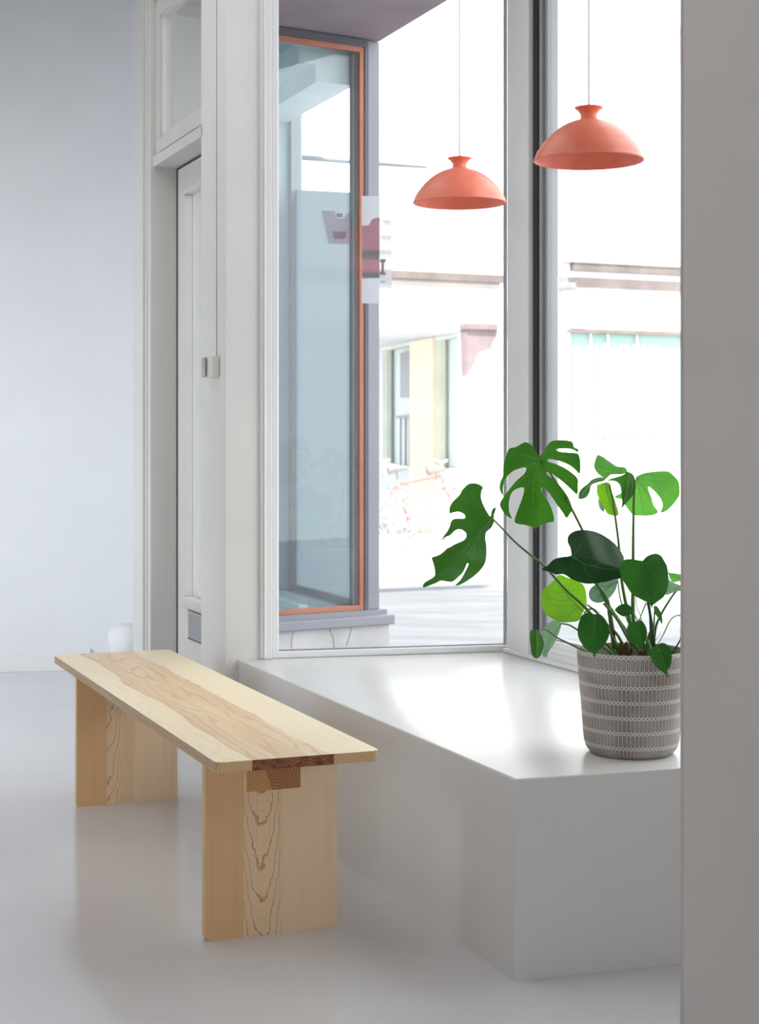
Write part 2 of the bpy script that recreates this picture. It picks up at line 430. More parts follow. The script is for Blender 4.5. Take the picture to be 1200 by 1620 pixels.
# ================================================================== BENCH
BX, BY, BL, BW, BT = -1.0619, 5.3377, 1.9021, .3856, .0236
A_, V1, LT = .1972, .0312, .029
def wood(name, kind, seed=0.0):
    m, nt, bs = mat_new(name); o, x, y, z = coords(nt)
    # x = width 0..BW, y = 0..-BL along the bench, z = up
    pale, tan, dark = srgb((240, 224, 192)), srgb((222, 190, 150)), srgb((178, 132, 92))
    if kind == 'top':
        ns = noise(nt, vec(nt, x*1.5+seed, y*.75, z), 2.2, 2)
        wob = (ns-.5)*.10
        u = x+wob
        heart = u.step(.088, .094)*(X(nt, u.v)*-1+.272).step(0, .006)
        g = noise(nt, vec(nt, x*120, y*2.2, z*50), 1.0, 4, .6)
        # ring lines : nested parabolas in the two outer boards, wild figure in the heart board
        w2_ = noise(nt, vec(nt, x*3.2, y*.42+seed, 0), 3.0, 3, .5)
        r1 = ((x-.045)*(x-.045)*320+(y*.9)+w2_*2.0)*26
        l1 = (r1.op('SINE')*.5+.5).step(.72, 1.0)
        r2 = (w2_*9+x*40)*4.6
        l2 = (r2.op('SINE')*.5+.5).step(.80, 1.0)
        side = mix(nt, l1*.30, pale, srgb((222, 196, 156)))
        side = mix(nt, g.step(.45, .75)*.22, side, srgb((218, 190, 150)))
        broad = noise(nt, vec(nt, x*9, y*.7+4, 0), 2.0, 3)
        hc = mix(nt, broad.step(.38, .66), tan, srgb((230, 204, 166)))
        hc = mix(nt, l2*.42, hc, srgb((186, 142, 104)))
        hc = mix(nt, g.step(.4, .8)*.30, hc, srgb((200, 160, 120)))
        c = mix(nt, heart*.95, side, hc)
        edge = ((X(nt, (u-.091).v).op('ABSOLUTE')*-1+.006).step(0, .006))
        c = mix(nt, edge*.35, c, dark)
        fleck = noise(nt, vec(nt, x*220, y*14, 0), 1.0, 2)
        c = mix(nt, fleck.step(.62, .8)*.12, c, srgb((190, 150, 110)))
    elif kind == 'leg':
        # boards: left straight grain, middle flamed, right straight
        g = noise(nt, vec(nt, x*170+seed, z*2.0, 0), 1.0, 3, .6)
        w_ = noise(nt, vec(nt, x*5+seed, z*4.5, 0), 2.6, 4, .6)
        st = (x*1500+w_*5).op('SINE')*.5+.5
        left = mix(nt, st.step(.35, 1)*.55, srgb((240, 200, 152)), srgb((198, 146, 98)))
        rgt = mix(nt, st.step(.45, 1)*.40, srgb((246, 220, 186)), srgb((222, 184, 144)))
        fc = .168 if seed < 1 else .125
        rr = (((x-fc)*(x-fc)*190)-(z*2.1)+(w_-.5)*.42)
        fl = ((rr*34+noise(nt, vec(nt, x*60, z*6, 0), 1.0, 3)*2.2).op('SINE')*.5+.5).step(.93, 1.0)
        fl2 = ((rr*150).op('SINE')*.5+.5).step(.6, 1.0)
        mid = mix(nt, fl*.62, srgb((244, 214, 176)), srgb((164, 106, 66)))
        mid = mix(nt, fl2*.13, mid, srgb((184, 134, 90)))
        b0 = V1+.095; b1 = V1+.183
        if seed < 1: b0, b1 = V1+.092, V1+.185
        inm = x.step(b0-.0006, b0+.0006)
        inr = (x+(w_-.5)*.02).step(b1-.004, b1+.004)
        inm2 = (x+(w_-.5)*.004).step(b0-.037-.0005, b0-.037+.0005) if seed < 1 else inm
        c = mix(nt, inm, left, mid); c = mix(nt, inr, c, rgt)
        c = mix(nt, g.step(.45, .8)*.22, c, srgb((186, 138, 94)))
        por = noise(nt, vec(nt, x*900, z*18, 0), 1.0, 2)
        c = mix(nt, por.step(.62, .75)*.25, c, srgb((206, 172, 134)))
    elif kind == 'edge':
        g = noise(nt, vec(nt, x*20, y*3, z*330), 1.0, 3)
        c = mix(nt, g.step(.4, .7)*.6, srgb((208, 178, 142)), srgb((170, 134, 100)))
    else:
        # end grain: pale board | two dark boards | pale board, arcs of rings
        n1 = noise(nt, vec(nt, x*14, 0, z*16), 2.5, 3)
        dx = x-.205; dz = z-.385
        rad = ((dx*dx+dz*dz).op('SQRT')*900+n1*7).op('SINE')*.5+.5
        pl = mix(nt, rad.step(.5, 1)*.5, srgb((226, 192, 144)), srgb((170, 122, 76)))
        n2 = noise(nt, vec(nt, x*22, 0, z*24), 2.2, 4, .7)
        dk = mix(nt, rad.step(.4, 1)*.55, srgb((168, 112, 74)), srgb((92, 50, 32)))
        dk = mix(nt, n2.step(.42, .62), dk, srgb((112, 62, 40)))
        if kind == 'end':
            e1 = x.step(.0815, .0825)*(x*-1+.274).step(0, .001)
            c = mix(nt, e1, pl, dk)
        else:
            mb = mix(nt, rad.step(.4, 1)*.6, srgb((190, 136, 92)), srgb((120, 72, 46)))
            og = mix(nt, rad.step(.4, 1)*.5, srgb((216, 168, 112)), srgb((166, 112, 66)))
            c = mix(nt, (x+(z-.36)*.35).step(.182, .185), og, mb)
    nt.links.new(c, bs.inputs['Base Color'])
    bs.inputs['Roughness'].default_value = .38 if kind == 'top' else .5
    bs.inputs['Specular IOR Level'].default_value = .4
    bump(nt, bs, noise(nt, vec(nt, x*300, y*12, z*12), 1.0, 2), .08, .0005)
    return m
WD = {k: wood('ash_'+k, k) for k in ('top', 'edge', 'end', 'beam')}
WD['leg'] = wood('ash_leg_near', 'leg', .3); WD['leg2'] = wood('ash_leg_far', 'leg', 3.7)
bench = empty('bench', (BX, BY, 0), TH, label='long low solid ash bench with slab legs beside the window seat', cat='bench')
def rounded(x0, x1, y0, y1, r, n=8):
    out = []
    for cx_, cy_, a0 in ((x1-r, y1-r, 0), (x0+r, y1-r, 90), (x0+r, y0+r, 180), (x1-r, y0+r, 270)):
        for k in range(n+1):
            a = math.radians(a0+90*k/n); out.append((cx_+r*math.cos(a), cy_+r*math.sin(a)))
    return out
b = BM(); prism(b, rounded(0, BW, -BL, 0, .020), .45-BT, .45)
es = [e for e in b.edges if abs(e.verts[0].co.z-e.verts[1].co.z) < 1e-5]
bmesh.ops.bevel(b, geom=es, offset=.0012, segments=2, affect='EDGES')
b.normal_update()
for f in b.faces:
    nn = f.normal
    if abs(nn.z) > .5: f.material_index = 0
    elif abs(nn.y) > .55: f.material_index = 2
    else: f.material_index = 1
obj('bench_top', b, [WD['top'], WD['edge'], WD['end']], bench, smooth=True, angle=.5)
def slab_leg(y0, y1, m):
    b = BM()
    pr_ = rounded(V1, BW-V1, 0, .60, .012)
    pr_ = [(x, z) for x, z in pr_]
    # outline in x,z : rounded feet, square top
    out = []
    r = .012
    for cx_, cz_, a0 in ((V1+r, r, 180), (BW-V1-r, r, 270)):
        for k in range(7):
            a = math.radians(a0+15*k); out.append((cx_+r*math.cos(a), cz_+r*math.sin(a)))
    out += [(BW-V1, .45-BT), (V1, .45-BT)]
    lo = [b.verts.new((x, y0, z)) for x, z in out]; hi = [b.verts.new((x, y1, z)) for x, z in out]
    b.faces.new(lo); b.faces.new(hi[::-1]); n = len(out)
    for i in range(n): b.faces.new((lo[i], hi[i], hi[(i+1) % n], lo[(i+1) % n]))
    bmesh.ops.bevel(b, geom=[e for e in b.edges if abs(e.verts[0].co.y-e.verts[1].co.y) < 1e-5 and not all(v.co.z > .42 for v in e.verts)], offset=.0012, segments=2, affect='EDGES')
    return obj('slab_leg', b, m, bench, smooth=True, angle=.5)
slab_leg(-(BL-A_), -(BL-A_)+LT, WD['leg'])
slab_leg(-A_-LT, -A_, WD['leg2'])
b = BM(); box(b, .130, .262, -(BL-A_)-.0012, -A_+.001, .45-BT-.090, .45-BT-.0005, bev=.0008)
b.normal_update()
for f in b.faces: f.material_index = 0 if abs(f.normal.y) > .5 else 1
obj('beam', b, [WD['beam'], WD['edge']], bench)

# ================================================================== PENDANT LAMPS
def coral():
    m, nt, bs = mat_new('coral_enamel'); o, x, y, z = coords(nt)
    n = noise(nt, o, 20, 3)
    nt.links.new(mix(nt, n.step(.3, .7), srgb((236, 122, 96)), srgb((240, 132, 106))), bs.inputs['Base Color'])
    bs.inputs['Roughness'].default_value = .38; bs.inputs['Subsurface Weight'].default_value = 0
    return m
M['coral'] = coral(); M['cord'] = paint('pale_cord', (214, 200, 184), .6)
M['bulb'] = paint('opal_bulb', (245, 240, 232), .3)
LZ = 1.861
def lamp(loc, label):
    root = empty('pendant_lamp', loc, 0, label=label, cat='lamp', group='coral pendant lamps above the window seat')
    pr_ = [(.140, .0), (.1375, .006), (.131, .022), (.120, .038), (.106, .055), (.088, .072), (.066, .087), (.044, .097), (.024, .1035), (.018, .106)]
    pr_ = [(v[0], v[1]) for v in [Vector((a, c, 0)) for a, c in pr_]]
    pf = [(v.x, v.y) for v in catmull([(a, c, 0) for a, c in pr_], 4)]
    b = BM(); out = pf; inn = [(max(r-.003, .004), z-.0022) for r, z in pf[::-1]]
    lathe(b, out+inn, seg=96, cap1=False)
    b.verts.ensure_lookup_table()
    # join the rim
    seg = 96; n = len(out)+len(inn)
    first = [b.verts[k] for k in range(seg)]; last = [b.verts[(n-1)*seg+k] for k in range(seg)]
    for k in range(seg): b.faces.new((last[k], last[(k+1) % seg], first[(k+1) % seg], first[k]))
    obj('shade', b, M['coral'], root, smooth=True, angle=.8)
    b = BM(); lathe(b, [(.0005, .099), (.0225, .1005), (.0205, .112), (.0215, .118), (.028, .127), (.036, .1325), (.0355, .1345), (.026, .133), (.014, .135), (.006, .139), (.003, .1425), (.0005, .1425)], seg=64)
    obj('crown', b, M['coral'], root, smooth=True, angle=.6)
    b = BM(); tube(b, [(0, 0, .14), (0, 0, .6), (0, 0, CEIL-loc[2]-.02)], .0017, 8)
    obj('cord', b, M['cord'], root)
    b = BM(); lathe(b, [(.0005, CEIL-loc[2]-.026), (.04, CEIL-loc[2]-.024), (.045, CEIL-loc[2]-.001), (.0005, CEIL-loc[2]-.001)], seg=32)
    obj('ceiling_rose', b, M['cord'], root, smooth=True, angle=.6)
    b = BM(); lathe(b, [(.0005, .022), (.018, .028), (.026, .045), (.022, .066), (.014, .078), (.014, .100), (.0005, .100)], seg=32)
    obj('bulb', b, M['bulb'], root, smooth=True, angle=.8)
    return root
lamp((.5301, 4.15, LZ), 'coral dome pendant lamp hanging above the potted plant, nearer and larger of the two')
lamp((.2395, 4.90, LZ), 'coral dome pendant lamp before the end window, smaller and farther of the two')

# ================================================================== POTTED MONSTERA
PC = Vector((.5825, 3.79, PLZ))
def pot_mat():
    m, nt, bs = mat_new('stamped_stoneware'); o, x, y, z = coords(nt)
    NU = 76; RP = .0346
    ang = y.op('ARCTAN2', x)
    u = (ang*(NU/(2*math.pi))).op('FRACT')-.5                # -.5 .. .5 across one stamp
    u = (u+1.0).op('FRACT')-.5 if False else u
    ztop = .2387-.0045                                     # first row of dots
    v = ((z*-1+ztop)/RP+20).op('FRACT')                   # 0 at a row of dots
    vc = (v-.5)*RP; uc = u*.0098
    # capsule distance
    hv = (vc.op('ABSOLUTE')-.0100).op('MAXIMUM', 0)
    dcap = (uc*uc+hv*hv).op('SQRT')
    cap = (dcap*-1+.0040).step(0, .0006)
    inner = (dcap*-1+.0029).step(0, .0008)
    # dots sit between the stamps
    v2 = (v+.5).op('FRACT')-.5; u2 = (u+1.0).op('FRACT')-.5
    d2 = ((v2*RP)*(v2*RP)+(u2*.0098)*(u2*.0098)).op('SQRT')
    dot = (d2*-1+.0018).step(0, .0006)
    big = noise(nt, o, 9, 3); fine = noise(nt, o, 240, 3)
    ground = mix(nt, big.step(.35, .65), srgb((196, 192, 186)), srgb((214, 211, 206)))
    inn = mix(nt, big.step(.38, .62), srgb((150, 132, 124)), srgb((180, 170, 162)))
    inn = mix(nt, fine.step(.45, .7)*.3, inn, srgb((182, 172, 166)))
    rim = srgb((104, 90, 86))
    c = mix(nt, cap, ground, rim); c = mix(nt, inner, c, inn); c = mix(nt, dot, c, srgb((88, 76, 72)))
    nt.links.new(c, bs.inputs['Base Color']); bs.inputs['Roughness'].default_value = .6
    bump(nt, bs, (cap*-.7-dot*.6+fine*.08), .7, .0016)
    return m
M['pot'] = pot_mat(); M['pot_in'] = paint('pot_inside', (150, 146, 128), .8)
M['soil'] = paint('soil', (58, 42, 34), .95, .1, 1, 90, .006)
M['husk'] = paint('dry_husk', (120, 84, 60), .8, .15, .6, 80, .003)
plant = empty('potted_monstera', PC, 0, label='monstera plant in a grey stamped stoneware pot on the window seat', cat='plant')
b = BM()
prof = [(.0005, 0), (.088, 0), (.096, .004), (.104, .014), (.109, .028), (.1115, .05), (.1165, .12), (.1225, .19), (.126, .2365), (.1255, .2387)]
pin = [(.1205, .2387), (.1195, .235), (.113, .15), (.11, .10), (.0005, .10)]
lathe(b, prof+[(.123, .2393)], seg=128); lathe(b, [(.123, .2393)]+pin, seg=128, mi=1)
bmesh.ops.remove_doubles(b, verts=b.verts, dist=1e-5)
obj('pot', b, [M['pot'], M['pot_in']], plant, smooth=True, angle=.9)
b = BM(); lathe(b, [(.0005, .221), (.05, .219), (.09, .214), (.118, .210)], seg=48)
for v in b.verts: v.co.z += random.uniform(-.002, .002)
obj('soil', b, M['soil'], plant, smooth=True)

def leaf_mat(name, front, trans, tw=.45, rough=.33, spec=.5):
    m, nt, bs = mat_new(name); o, x, y, z = coords(nt)
    n = noise(nt, o, 14, 3); 
    f1 = srgb(front); f0 = tuple(v*.72 for v in f1[:3])+(1,)
    c = mix(nt, n.step(.3, .7), f0, f1)
    nt.links.new(c, bs.inputs['Base Color']); bs.inputs['Roughness'].default_value = rough
    bs.inputs['Specular IOR Level'].default_value = spec
    tr = nt.nodes.new('ShaderNodeBsdfTranslucent')
    t1 = srgb(trans); t0 = tuple(v*.8 for v in t1[:3])+(1,)
    nt.links.new(mix(nt, n.step(.3, .7), t0, t1), tr.inputs[0])
    ms = nt.nodes.new('ShaderNodeMixShader'); ms.inputs[0].default_value = tw
    nt.links.new(bs.outputs[0], ms.inputs[1]); nt.links.new(tr.outputs[0], ms.inputs[2])
    nt.links.new(ms.outputs[0], nt.nodes['Material Output'].inputs[0])
    bump(nt, bs, noise(nt, o, 60, 2), .15, .002)
    return m
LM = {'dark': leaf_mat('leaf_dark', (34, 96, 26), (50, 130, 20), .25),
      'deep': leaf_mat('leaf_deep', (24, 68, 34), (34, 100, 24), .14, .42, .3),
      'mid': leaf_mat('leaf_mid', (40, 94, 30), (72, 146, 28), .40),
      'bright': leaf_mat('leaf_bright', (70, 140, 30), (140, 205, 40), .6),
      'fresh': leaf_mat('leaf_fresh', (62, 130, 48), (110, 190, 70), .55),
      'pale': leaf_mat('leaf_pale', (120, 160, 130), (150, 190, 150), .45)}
M['stalk'] = paint('stalk_green', (84, 126, 52), .45); M['stalk_dark'] = paint('stalk_dark', (44, 88, 40), .45)
M['vein'] = paint('vein_green', (118, 172, 76), .5); M['vein_pale'] = paint('vein_pale', (150, 190, 140), .5)
M['vein_dim'] = paint('vein_dim', (70, 132, 56), .5)
CA = lambda x, y: (650+x/2.7273, 680+y/2.7273)
CB = lambda x, y: (780+x/4, 680+y/4)
CC = lambda x, y: (820+x/4.615, 820+y/4.615)
CDd = lambda x, y: (660+x/8.526, 750+y/8.526)
def make_leaf(out, T, Y0, mat, veins=(), tilt=(0, 0), fold=0.0, cup=0.0, wave=.0, stalk=None, base=None, rad=(.002, .004), vm='vein', sm='stalk', vr=.0009, per=3, sb=.02):
    px = [T(*p) for p in out]
    cx_ = sum(p[0] for p in px)/len(px); cy_ = sum(p[1] for p in px)/len(px)
    k = Y0/F_PX
    loc2 = [((p[0]-cx_)*k, -(p[1]-cy_)*k) for p in px]
    cc = catmull([(p[0], p[1], 0) for p in loc2+[loc2[0]]], per)[:-1]
    poly = [Vector((p.x, p.y)) for p in cc]
    vv = [[((T(*p)[0]-cx_)*k, -(T(*p)[1]-cy_)*k) for p in v] for v in veins]
    if vv: a, c = Vector(vv[0][0]), Vector(vv[0][-1])
    else: a, c = Vector((0, .05)), Vector((0, -.05))
    ax = (c-a).normalized(); L = (c-a).length; nx = Vector((-ax.y, ax.x))
    def depth(u, v):
        p = Vector((u, v))-a; s = p.dot(ax); q = p.dot(nx)
        w = wave*math.sin(s*90+q*55)*min(1, abs(q)/.03)
        return Y0+tilt[0]*u+tilt[1]*v+fold*abs(q)+cup*((s-L*.45)**2+q*q)*8+w
    def P3(u, v, dy=0):
        Y = depth(u, v)+dy
        return pt(cx_+u/k, cy_-v/k, Y)-PC
    # interior points
    xs = [p.x for p in poly]; ys = [p.y for p in poly]; g = .0055
    inner = []
    yy = min(ys)
    def inside(p):
        r = False; n = len(poly); j = n-1
        for i in range(n):
            A, B = poly[i], poly[j]
            if (A.y > p.y) != (B.y > p.y) and p.x < (B.x-A.x)*(p.y-A.y)/(B.y-A.y)+A.x: r = not r
            j = i
        return r
    row = 0
    while yy < max(ys):
        xx = min(xs)+(g/2 if row % 2 else 0)
        while xx < max(xs):
            q = Vector((xx, yy))
            if inside(q) and min((q-w).length for w in poly) > g*.45: inner.append(q)
            xx += g
        yy += g*.87; row += 1
    n = len(poly)
    res = delaunay_2d_cdt(poly+inner, [], [list(range(n))], 1, 1e-6)
    b = BM(); vs = [b.verts.new(P3(p.x, p.y)) for p in res[0]]
    for f in res[2]:
        try: b.faces.new([vs[i] for i in f]).smooth = True
        except ValueError: pass
    lf = obj('leaf', b, LM[mat], plant, smooth=True)
    if vv:
        b = BM()
        for i, v in enumerate(vv):
            pp_ = [P3(q.x, q.y, -.0006) for q in catmull([(c_[0], c_[1], 0) for c_ in v], 5)]
            r0 = vr*(1.5 if i == 0 else .8)
            tube(b, pp_, lambda t, r0=r0: r0*(1-.75*t), 6)
        obj('vein', b, M[vm], lf, smooth=True)
    if stalk:
        m_ = len(stalk); P = []
        z0 = base
        for i, s in enumerate(stalk):
            t = i/(m_-1); q = T(*s)
            u, v = (q[0]-cx_)*k, -(q[1]-cy_)*k
            Ya = depth(u, v)+.0015 if i == 0 else None
            Yst = depth((T(*stalk[0])[0]-cx_)*k, -(T(*stalk[0])[1]-cy_)*k)+.0015
            Y = Ya if Ya is not None else Yst*(1-t)+base*t+sb*math.sin(math.pi*min(1, t*1.4))*(t < .72)
            if len(s) > 2: pass
            P.append(pt(q[0], q[1], Y)-PC)
        b = BM(); tube(b, catmull(P, 6), lambda t: rad[0]*(1-t)+rad[1]*t, 8)
        obj('stalk', b, M[sm], lf, smooth=True)
    return lf

def m3(Tsrc, pts, Tdst=None): return pts
# 1 torn monstera leaf reaching far left
make_leaf([(975,570),(920,480),(870,370),(855,290),(865,220),(885,185),(850,150),(800,130),(730,125),(670,145),(610,210),(560,290),(480,370),(440,440),(430,490),(440,530),(480,515),(560,510),(620,535),(645,570),(630,600),(560,600),(490,608),(455,640),(430,720),(390,790),(350,840),(340,890),(380,850),(440,825),(490,775),(540,745),(600,750),(650,790),(662,830),(640,880),(590,910),(500,950),(430,990),(400,1000),(360,1040),(300,1085),(240,1110),(193,1128),(205,1180),(228,1260),(232,1375),(150,1430),(85,1475),(78,1530),(170,1500),(260,1465),(310,1438),(380,1445),(450,1455),(490,1440),(550,1390),(610,1330),(650,1250),(670,1205),(690,1215),(665,1270),(620,1360),(570,1440),(510,1500),(580,1490),(690,1430),(790,1355),(870,1270),(915,1190),(930,1100),(930,980),(915,860),(930,780),(990,730),(1030,650),(1030,560),(1055,480),(1058,455),(1030,455),(1000,500),(990,560)],
  CDd, 3.86, 'mid', [[(1000,600),(830,800),(700,1000),(560,1170),(420,1240),(240,1370),(100,1500)], [(955,605),(800,540),(650,460)], [(880,690),(680,690),(520,740)], [(720,950),(600,960),(420,1030)], [(650,1090),(690,1150),(700,1240)], [(790,860),(820,1050),(790,1230)], [(900,740),(880,930),(910,1110)]],
  tilt=(.5, .35), fold=.35, wave=.0015, vm='vein_dim',
  stalk=[(1010,600),(1150,740),(1320,920),(1560,1120),(1700,1230),(1900,1450),(2040,1600),(2200,1740),(2330,1880),(2330+170,2130)], base=3.80, rad=(.0022, .0042))
# 2 large split leaf
make_leaf([(290,168),(265,130),(240,95),(205,78),(175,90),(140,110),(100,120),(80,170),(65,220),(62,260),(60,295),(44,330),(40,375),(60,410),(62,360),(74,312),(105,275),(150,250),(206,238),(198,276),(150,318),(108,368),(68,420),(42,465),(50,500),(80,540),(118,562),(100,520),(98,460),(115,400),(150,372),(195,368),(180,440),(150,520),(135,585),(190,600),(240,612),(270,622),(295,605),(350,585),(383,578),(375,520),(355,470),(325,420),(300,385),(305,365),(325,370),(360,410),(400,470),(440,525),(462,558),(485,530),(500,500),(480,440),(450,390),(400,330),(350,290),(332,275),(345,265),(390,290),(440,330),(490,375),(530,408),(535,350),(533,310),(500,275),(440,235),(380,212),(345,200),(350,185),(390,190),(440,205),(500,235),(545,278),(550,220),(545,175),(530,150),(480,145),(430,140),(400,132),(400,122),(440,118),(500,122),(530,140),(538,125),(510,110),(500,80),(470,68),(420,65),(370,72),(340,100),(315,145)],
  CB, 3.84, 'mid', [[(292,172),(262,290),(248,400),(255,500),(268,635)], [(285,190),(200,165),(110,165)], [(275,210),(180,230),(90,290),(55,370)], [(255,265),(160,330),(70,440)], [(250,330),(215,345),(170,420)], [(305,180),(360,120),(450,90)], [(300,185),(420,165),(520,210)], [(285,220),(380,255),(500,340)], [(265,290),(350,360),(460,510)], [(252,370),(300,440),(345,540)]],
  tilt=(.25, -.45), fold=-.3, cup=.25, wave=.0012, vm='vein',
  stalk=[(300,190),(370,290),(440,400),(500,510),(565,640),(610,760),(640,900),(700,1060),(780,1190),(850,1290),(880,1370)], base=3.77, rad=(.0022, .0048), sb=.06)
# 3 pale round leaf at right
make_leaf([(903,297),(950,275),(1020,265),(1100,262),(1140,290),(1172,330),(1178,400),(1168,430),(1130,480),(1090,515),(1058,522),(1072,480),(1060,440),(1030,400),(990,363),(978,368),(995,420),(1015,480),(1042,522),(990,543),(930,543),(885,538),(850,500),(830,470),(812,440),(776,432),(772,418),(800,405),(850,360),(890,340)],
  CB, 3.90, 'fresh', [[(903,300),(960,380),(1010,450),(1035,515)], [(910,295),(1020,285),(1130,320)], [(910,305),(1040,340),(1140,420)], [(905,310),(930,420),(950,530)], [(900,310),(890,420),(880,520)]],
  tilt=(-.25, -.3), fold=.2, wave=.001, vm='vein_pale',
  stalk=[(890,370),(886,540),(884,800),(884,1000),(884,1180),(905,1330)], base=3.84, rad=(.0022, .0062))
# 4 folded darker leaf half in front of it
make_leaf([(850,265),(880,280),(898,320),(898,380),(870,430),(830,475),(812,495),(815,450),(810,400),(800,350),(770,325),(720,320),(760,305),(810,290)],
  CB, 3.88, 'mid', [[(850,268),(880,330),(870,400),(815,490)], [(855,290),(820,310),(760,318)]], tilt=(-.6, .1), fold=.5, vm='vein')
# 5 upper curl
make_leaf([(660,158),(690,170),(740,205),(780,232),(830,238),(848,265),(820,280),(780,283),(740,285),(715,308),(690,300),(655,270),(638,235),(645,190)],
  CB, 3.91, 'fresh', [[(848,266),(780,262),(700,262),(645,225)], [(800,262),(740,235),(680,190)]], tilt=(.2, .5), fold=.3, vm='vein_pale')
# 6 hanging curled leaf
make_leaf([(655,350),(710,332),(735,340),(745,380),(760,420),(785,500),(790,540),(760,543),(720,530),(700,490),(670,440),(655,400)],
  CB, 3.89, 'bright', [[(712,335),(720,400),(745,480),(765,540)]], tilt=(.5, -.4), fold=.6, vm='vein',
  stalk=[(735,345),(752,430),(770,545),(788,680),(800,800),(812,950),(830,1060),(850,1150),(890,1330)], base=3.80, rad=(.0020, .0046))
make_leaf([(540,400),(560,370),(600,340),(615,322),(640,308),(680,300),(712,312),(690,325),(650,335),(618,352),(610,390),(590,425),(560,438),(540,435)],
  CB, 3.87, 'mid', [[(710,313),(640,322),(590,370),(550,430)]], tilt=(.7, .2), fold=.5, vm='vein_pale')
make_leaf([(662,440),(680,435),(694,455),(704,515),(682,510),(666,480)], CB, 3.91, 'pale', [[(678,438),(690,510)]], fold=.3)
# 7 big glossy dark heart leaf
make_leaf([(385,270),(378,220),(360,180),(358,140),(380,110),(420,90),(480,85),(550,95),(620,125),(690,175),(735,225),(770,290),(752,330),(745,380),(745,435),(690,450),(600,470),(510,478),(450,468),(380,440),(330,410),(270,410),(230,390),(180,380),(170,365),(210,345),(250,305),(300,285),(360,278)],
  CC, 3.72, 'deep', [[(388,278),(500,340),(620,365),(740,378)], [(400,268),(440,220),(470,150)], [(430,290),(520,240),(590,205)], [(470,325),(500,400),(560,440)], [(400,285),(390,340),(340,390)], [(540,350),(620,320),(700,290)]],
  tilt=(-.1, .45), fold=.55, cup=.6, wave=.003, vm='vein_dim',
  stalk=[(395,280),(470,360),(560,470),(640,580),(665,700),(680,800),(700,950)], base=3.78, rad=(.0022, .0062))
# 8 heart leaf at right
make_leaf([(905,310),(940,275),(1000,257),(1040,275),(1065,315),(1085,355),(1093,430),(1090,500),(1060,570),(1010,610),(975,640),(970,662),(955,625),(900,595),(830,555),(790,500),(755,440),(738,390),(742,340),(765,305),(820,297),(870,305)],
  CC, 3.66, 'dark', [[(905,318),(908,380),(915,460),(945,570),(970,660)], [(912,340),(980,390),(1030,470)], [(908,350),(850,400),(810,470)], [(915,330),(970,310),(1030,330)], [(905,330),(850,330),(790,350)]],
  tilt=(.1, -.35), fold=.45, cup=.3, wave=.001, vm='vein_dim',
  stalk=[(908,330),(930,520),(950,640),(968,760),(982,880),(985,990)], base=3.76, rad=(.0022, .0048), sm='stalk_dark')
# 9 bright backlit leaf seen from behind
make_leaf([(270,435),(300,410),(350,430),(420,455),(475,490),(495,570),(495,640),(470,680),(440,745),(380,757),(310,760),(250,735),(190,690),(165,620),(165,560),(190,510),(235,475)],
  CC, 3.875, 'bright', [[(480,688),(380,590),(310,510),(255,455)], [(420,640),(320,640),(210,640)], [(380,590),(300,600),(200,570)], [(430,650),(380,700),(330,745)], [(350,550),(420,520),(470,520)], [(340,545),(270,540),(220,510)]],
  tilt=(.3, .3), fold=-.3, vm='vein_dim', vr=.0006,
  stalk=[(480,688),(540,660),(600,720),(660,790),(720,850),(780,960)], base=3.80, rad=(.002, .0036), sb=-.01)
# 10 heart leaf over the rim
make_leaf([(560,700),(600,705),(640,750),(660,810),(655,870),(620,930),(570,980),(552,1018),(540,985),(490,955),(445,890),(430,830),(440,760),(465,705),(510,688),(550,700)],
  CC, 3.655, 'dark', [[(557,703),(552,800),(550,900),(551,1015)], [(556,730),(600,790),(630,860)], [(555,735),(500,790),(460,850)]],
  tilt=(0, -.15), fold=.35, cup=.3, vm='vein_dim',
  stalk=[(557,704),(620,760),(680,860),(720,930),(765,1010)], base=3.77, rad=(.0018, .003))
# 11 small cupped leaf, far left low
make_leaf([(85,820),(110,810),(145,825),(175,870),(185,910),(175,970),(150,1015),(120,1022),(95,990),(85,920),(80,860)],
  CC, 3.72, 'mid', [[(130,818),(135,920),(125,1015)]], tilt=(.3, .1), fold=-.6, vm='vein_pale',
  stalk=[(130,818),(200,815),(280,870),(420,940),(520,985),(640,1040)], base=3.76, rad=(.0013, .003))
# 12 pale narrow leaf
make_leaf([(315,765),(280,750),(240,748),(200,790),(165,830),(185,880),(180,960),(172,1000),(205,1015),(215,980),(250,930),(290,850)],
  CC, 3.86, 'pale', [[(312,768),(270,830),(220,910),(200,1008)], [(290,780),(230,800),(180,860)], [(270,820),(215,860),(188,930)]], tilt=(.2, .2), fold=-.4, vm='vein_pale', vr=.0006,
  stalk=[(312,768),(370,780),(430,815),(560,900),(640,950),(720,1010)], base=3.80, rad=(.0018, .0032))
# 13 tiny leaf
make_leaf([(700,670),(720,645),(760,625),(800,628),(830,665),(830,690),(800,712),(760,715),(725,695)], CC, 3.72, 'dark', [[(830,682),(770,678),(705,672)]], tilt=(.2, .2), fold=.4, vm='vein_dim',
  stalk=[(830,682),(850,710),(872,760),(880,860),(880,960)], base=3.76, rad=(.001, .0016))
# 14 dark heart leaf in the middle
make_leaf([(805,760),(850,755),(880,742),(910,760),(935,810),(935,870),(915,920),(912,958),(890,940),(840,915),(800,870),(790,810)], CC, 3.68, 'dark', [[(880,745),(885,830),(910,952)], [(882,770),(850,810),(820,860)]], tilt=(.1, -.2), fold=.4, vm='vein_dim',
  stalk=[(880,745),(905,680),(935,620),(955,700),(962,830),(960,980)], base=3.77, rad=(.0014, .0026))
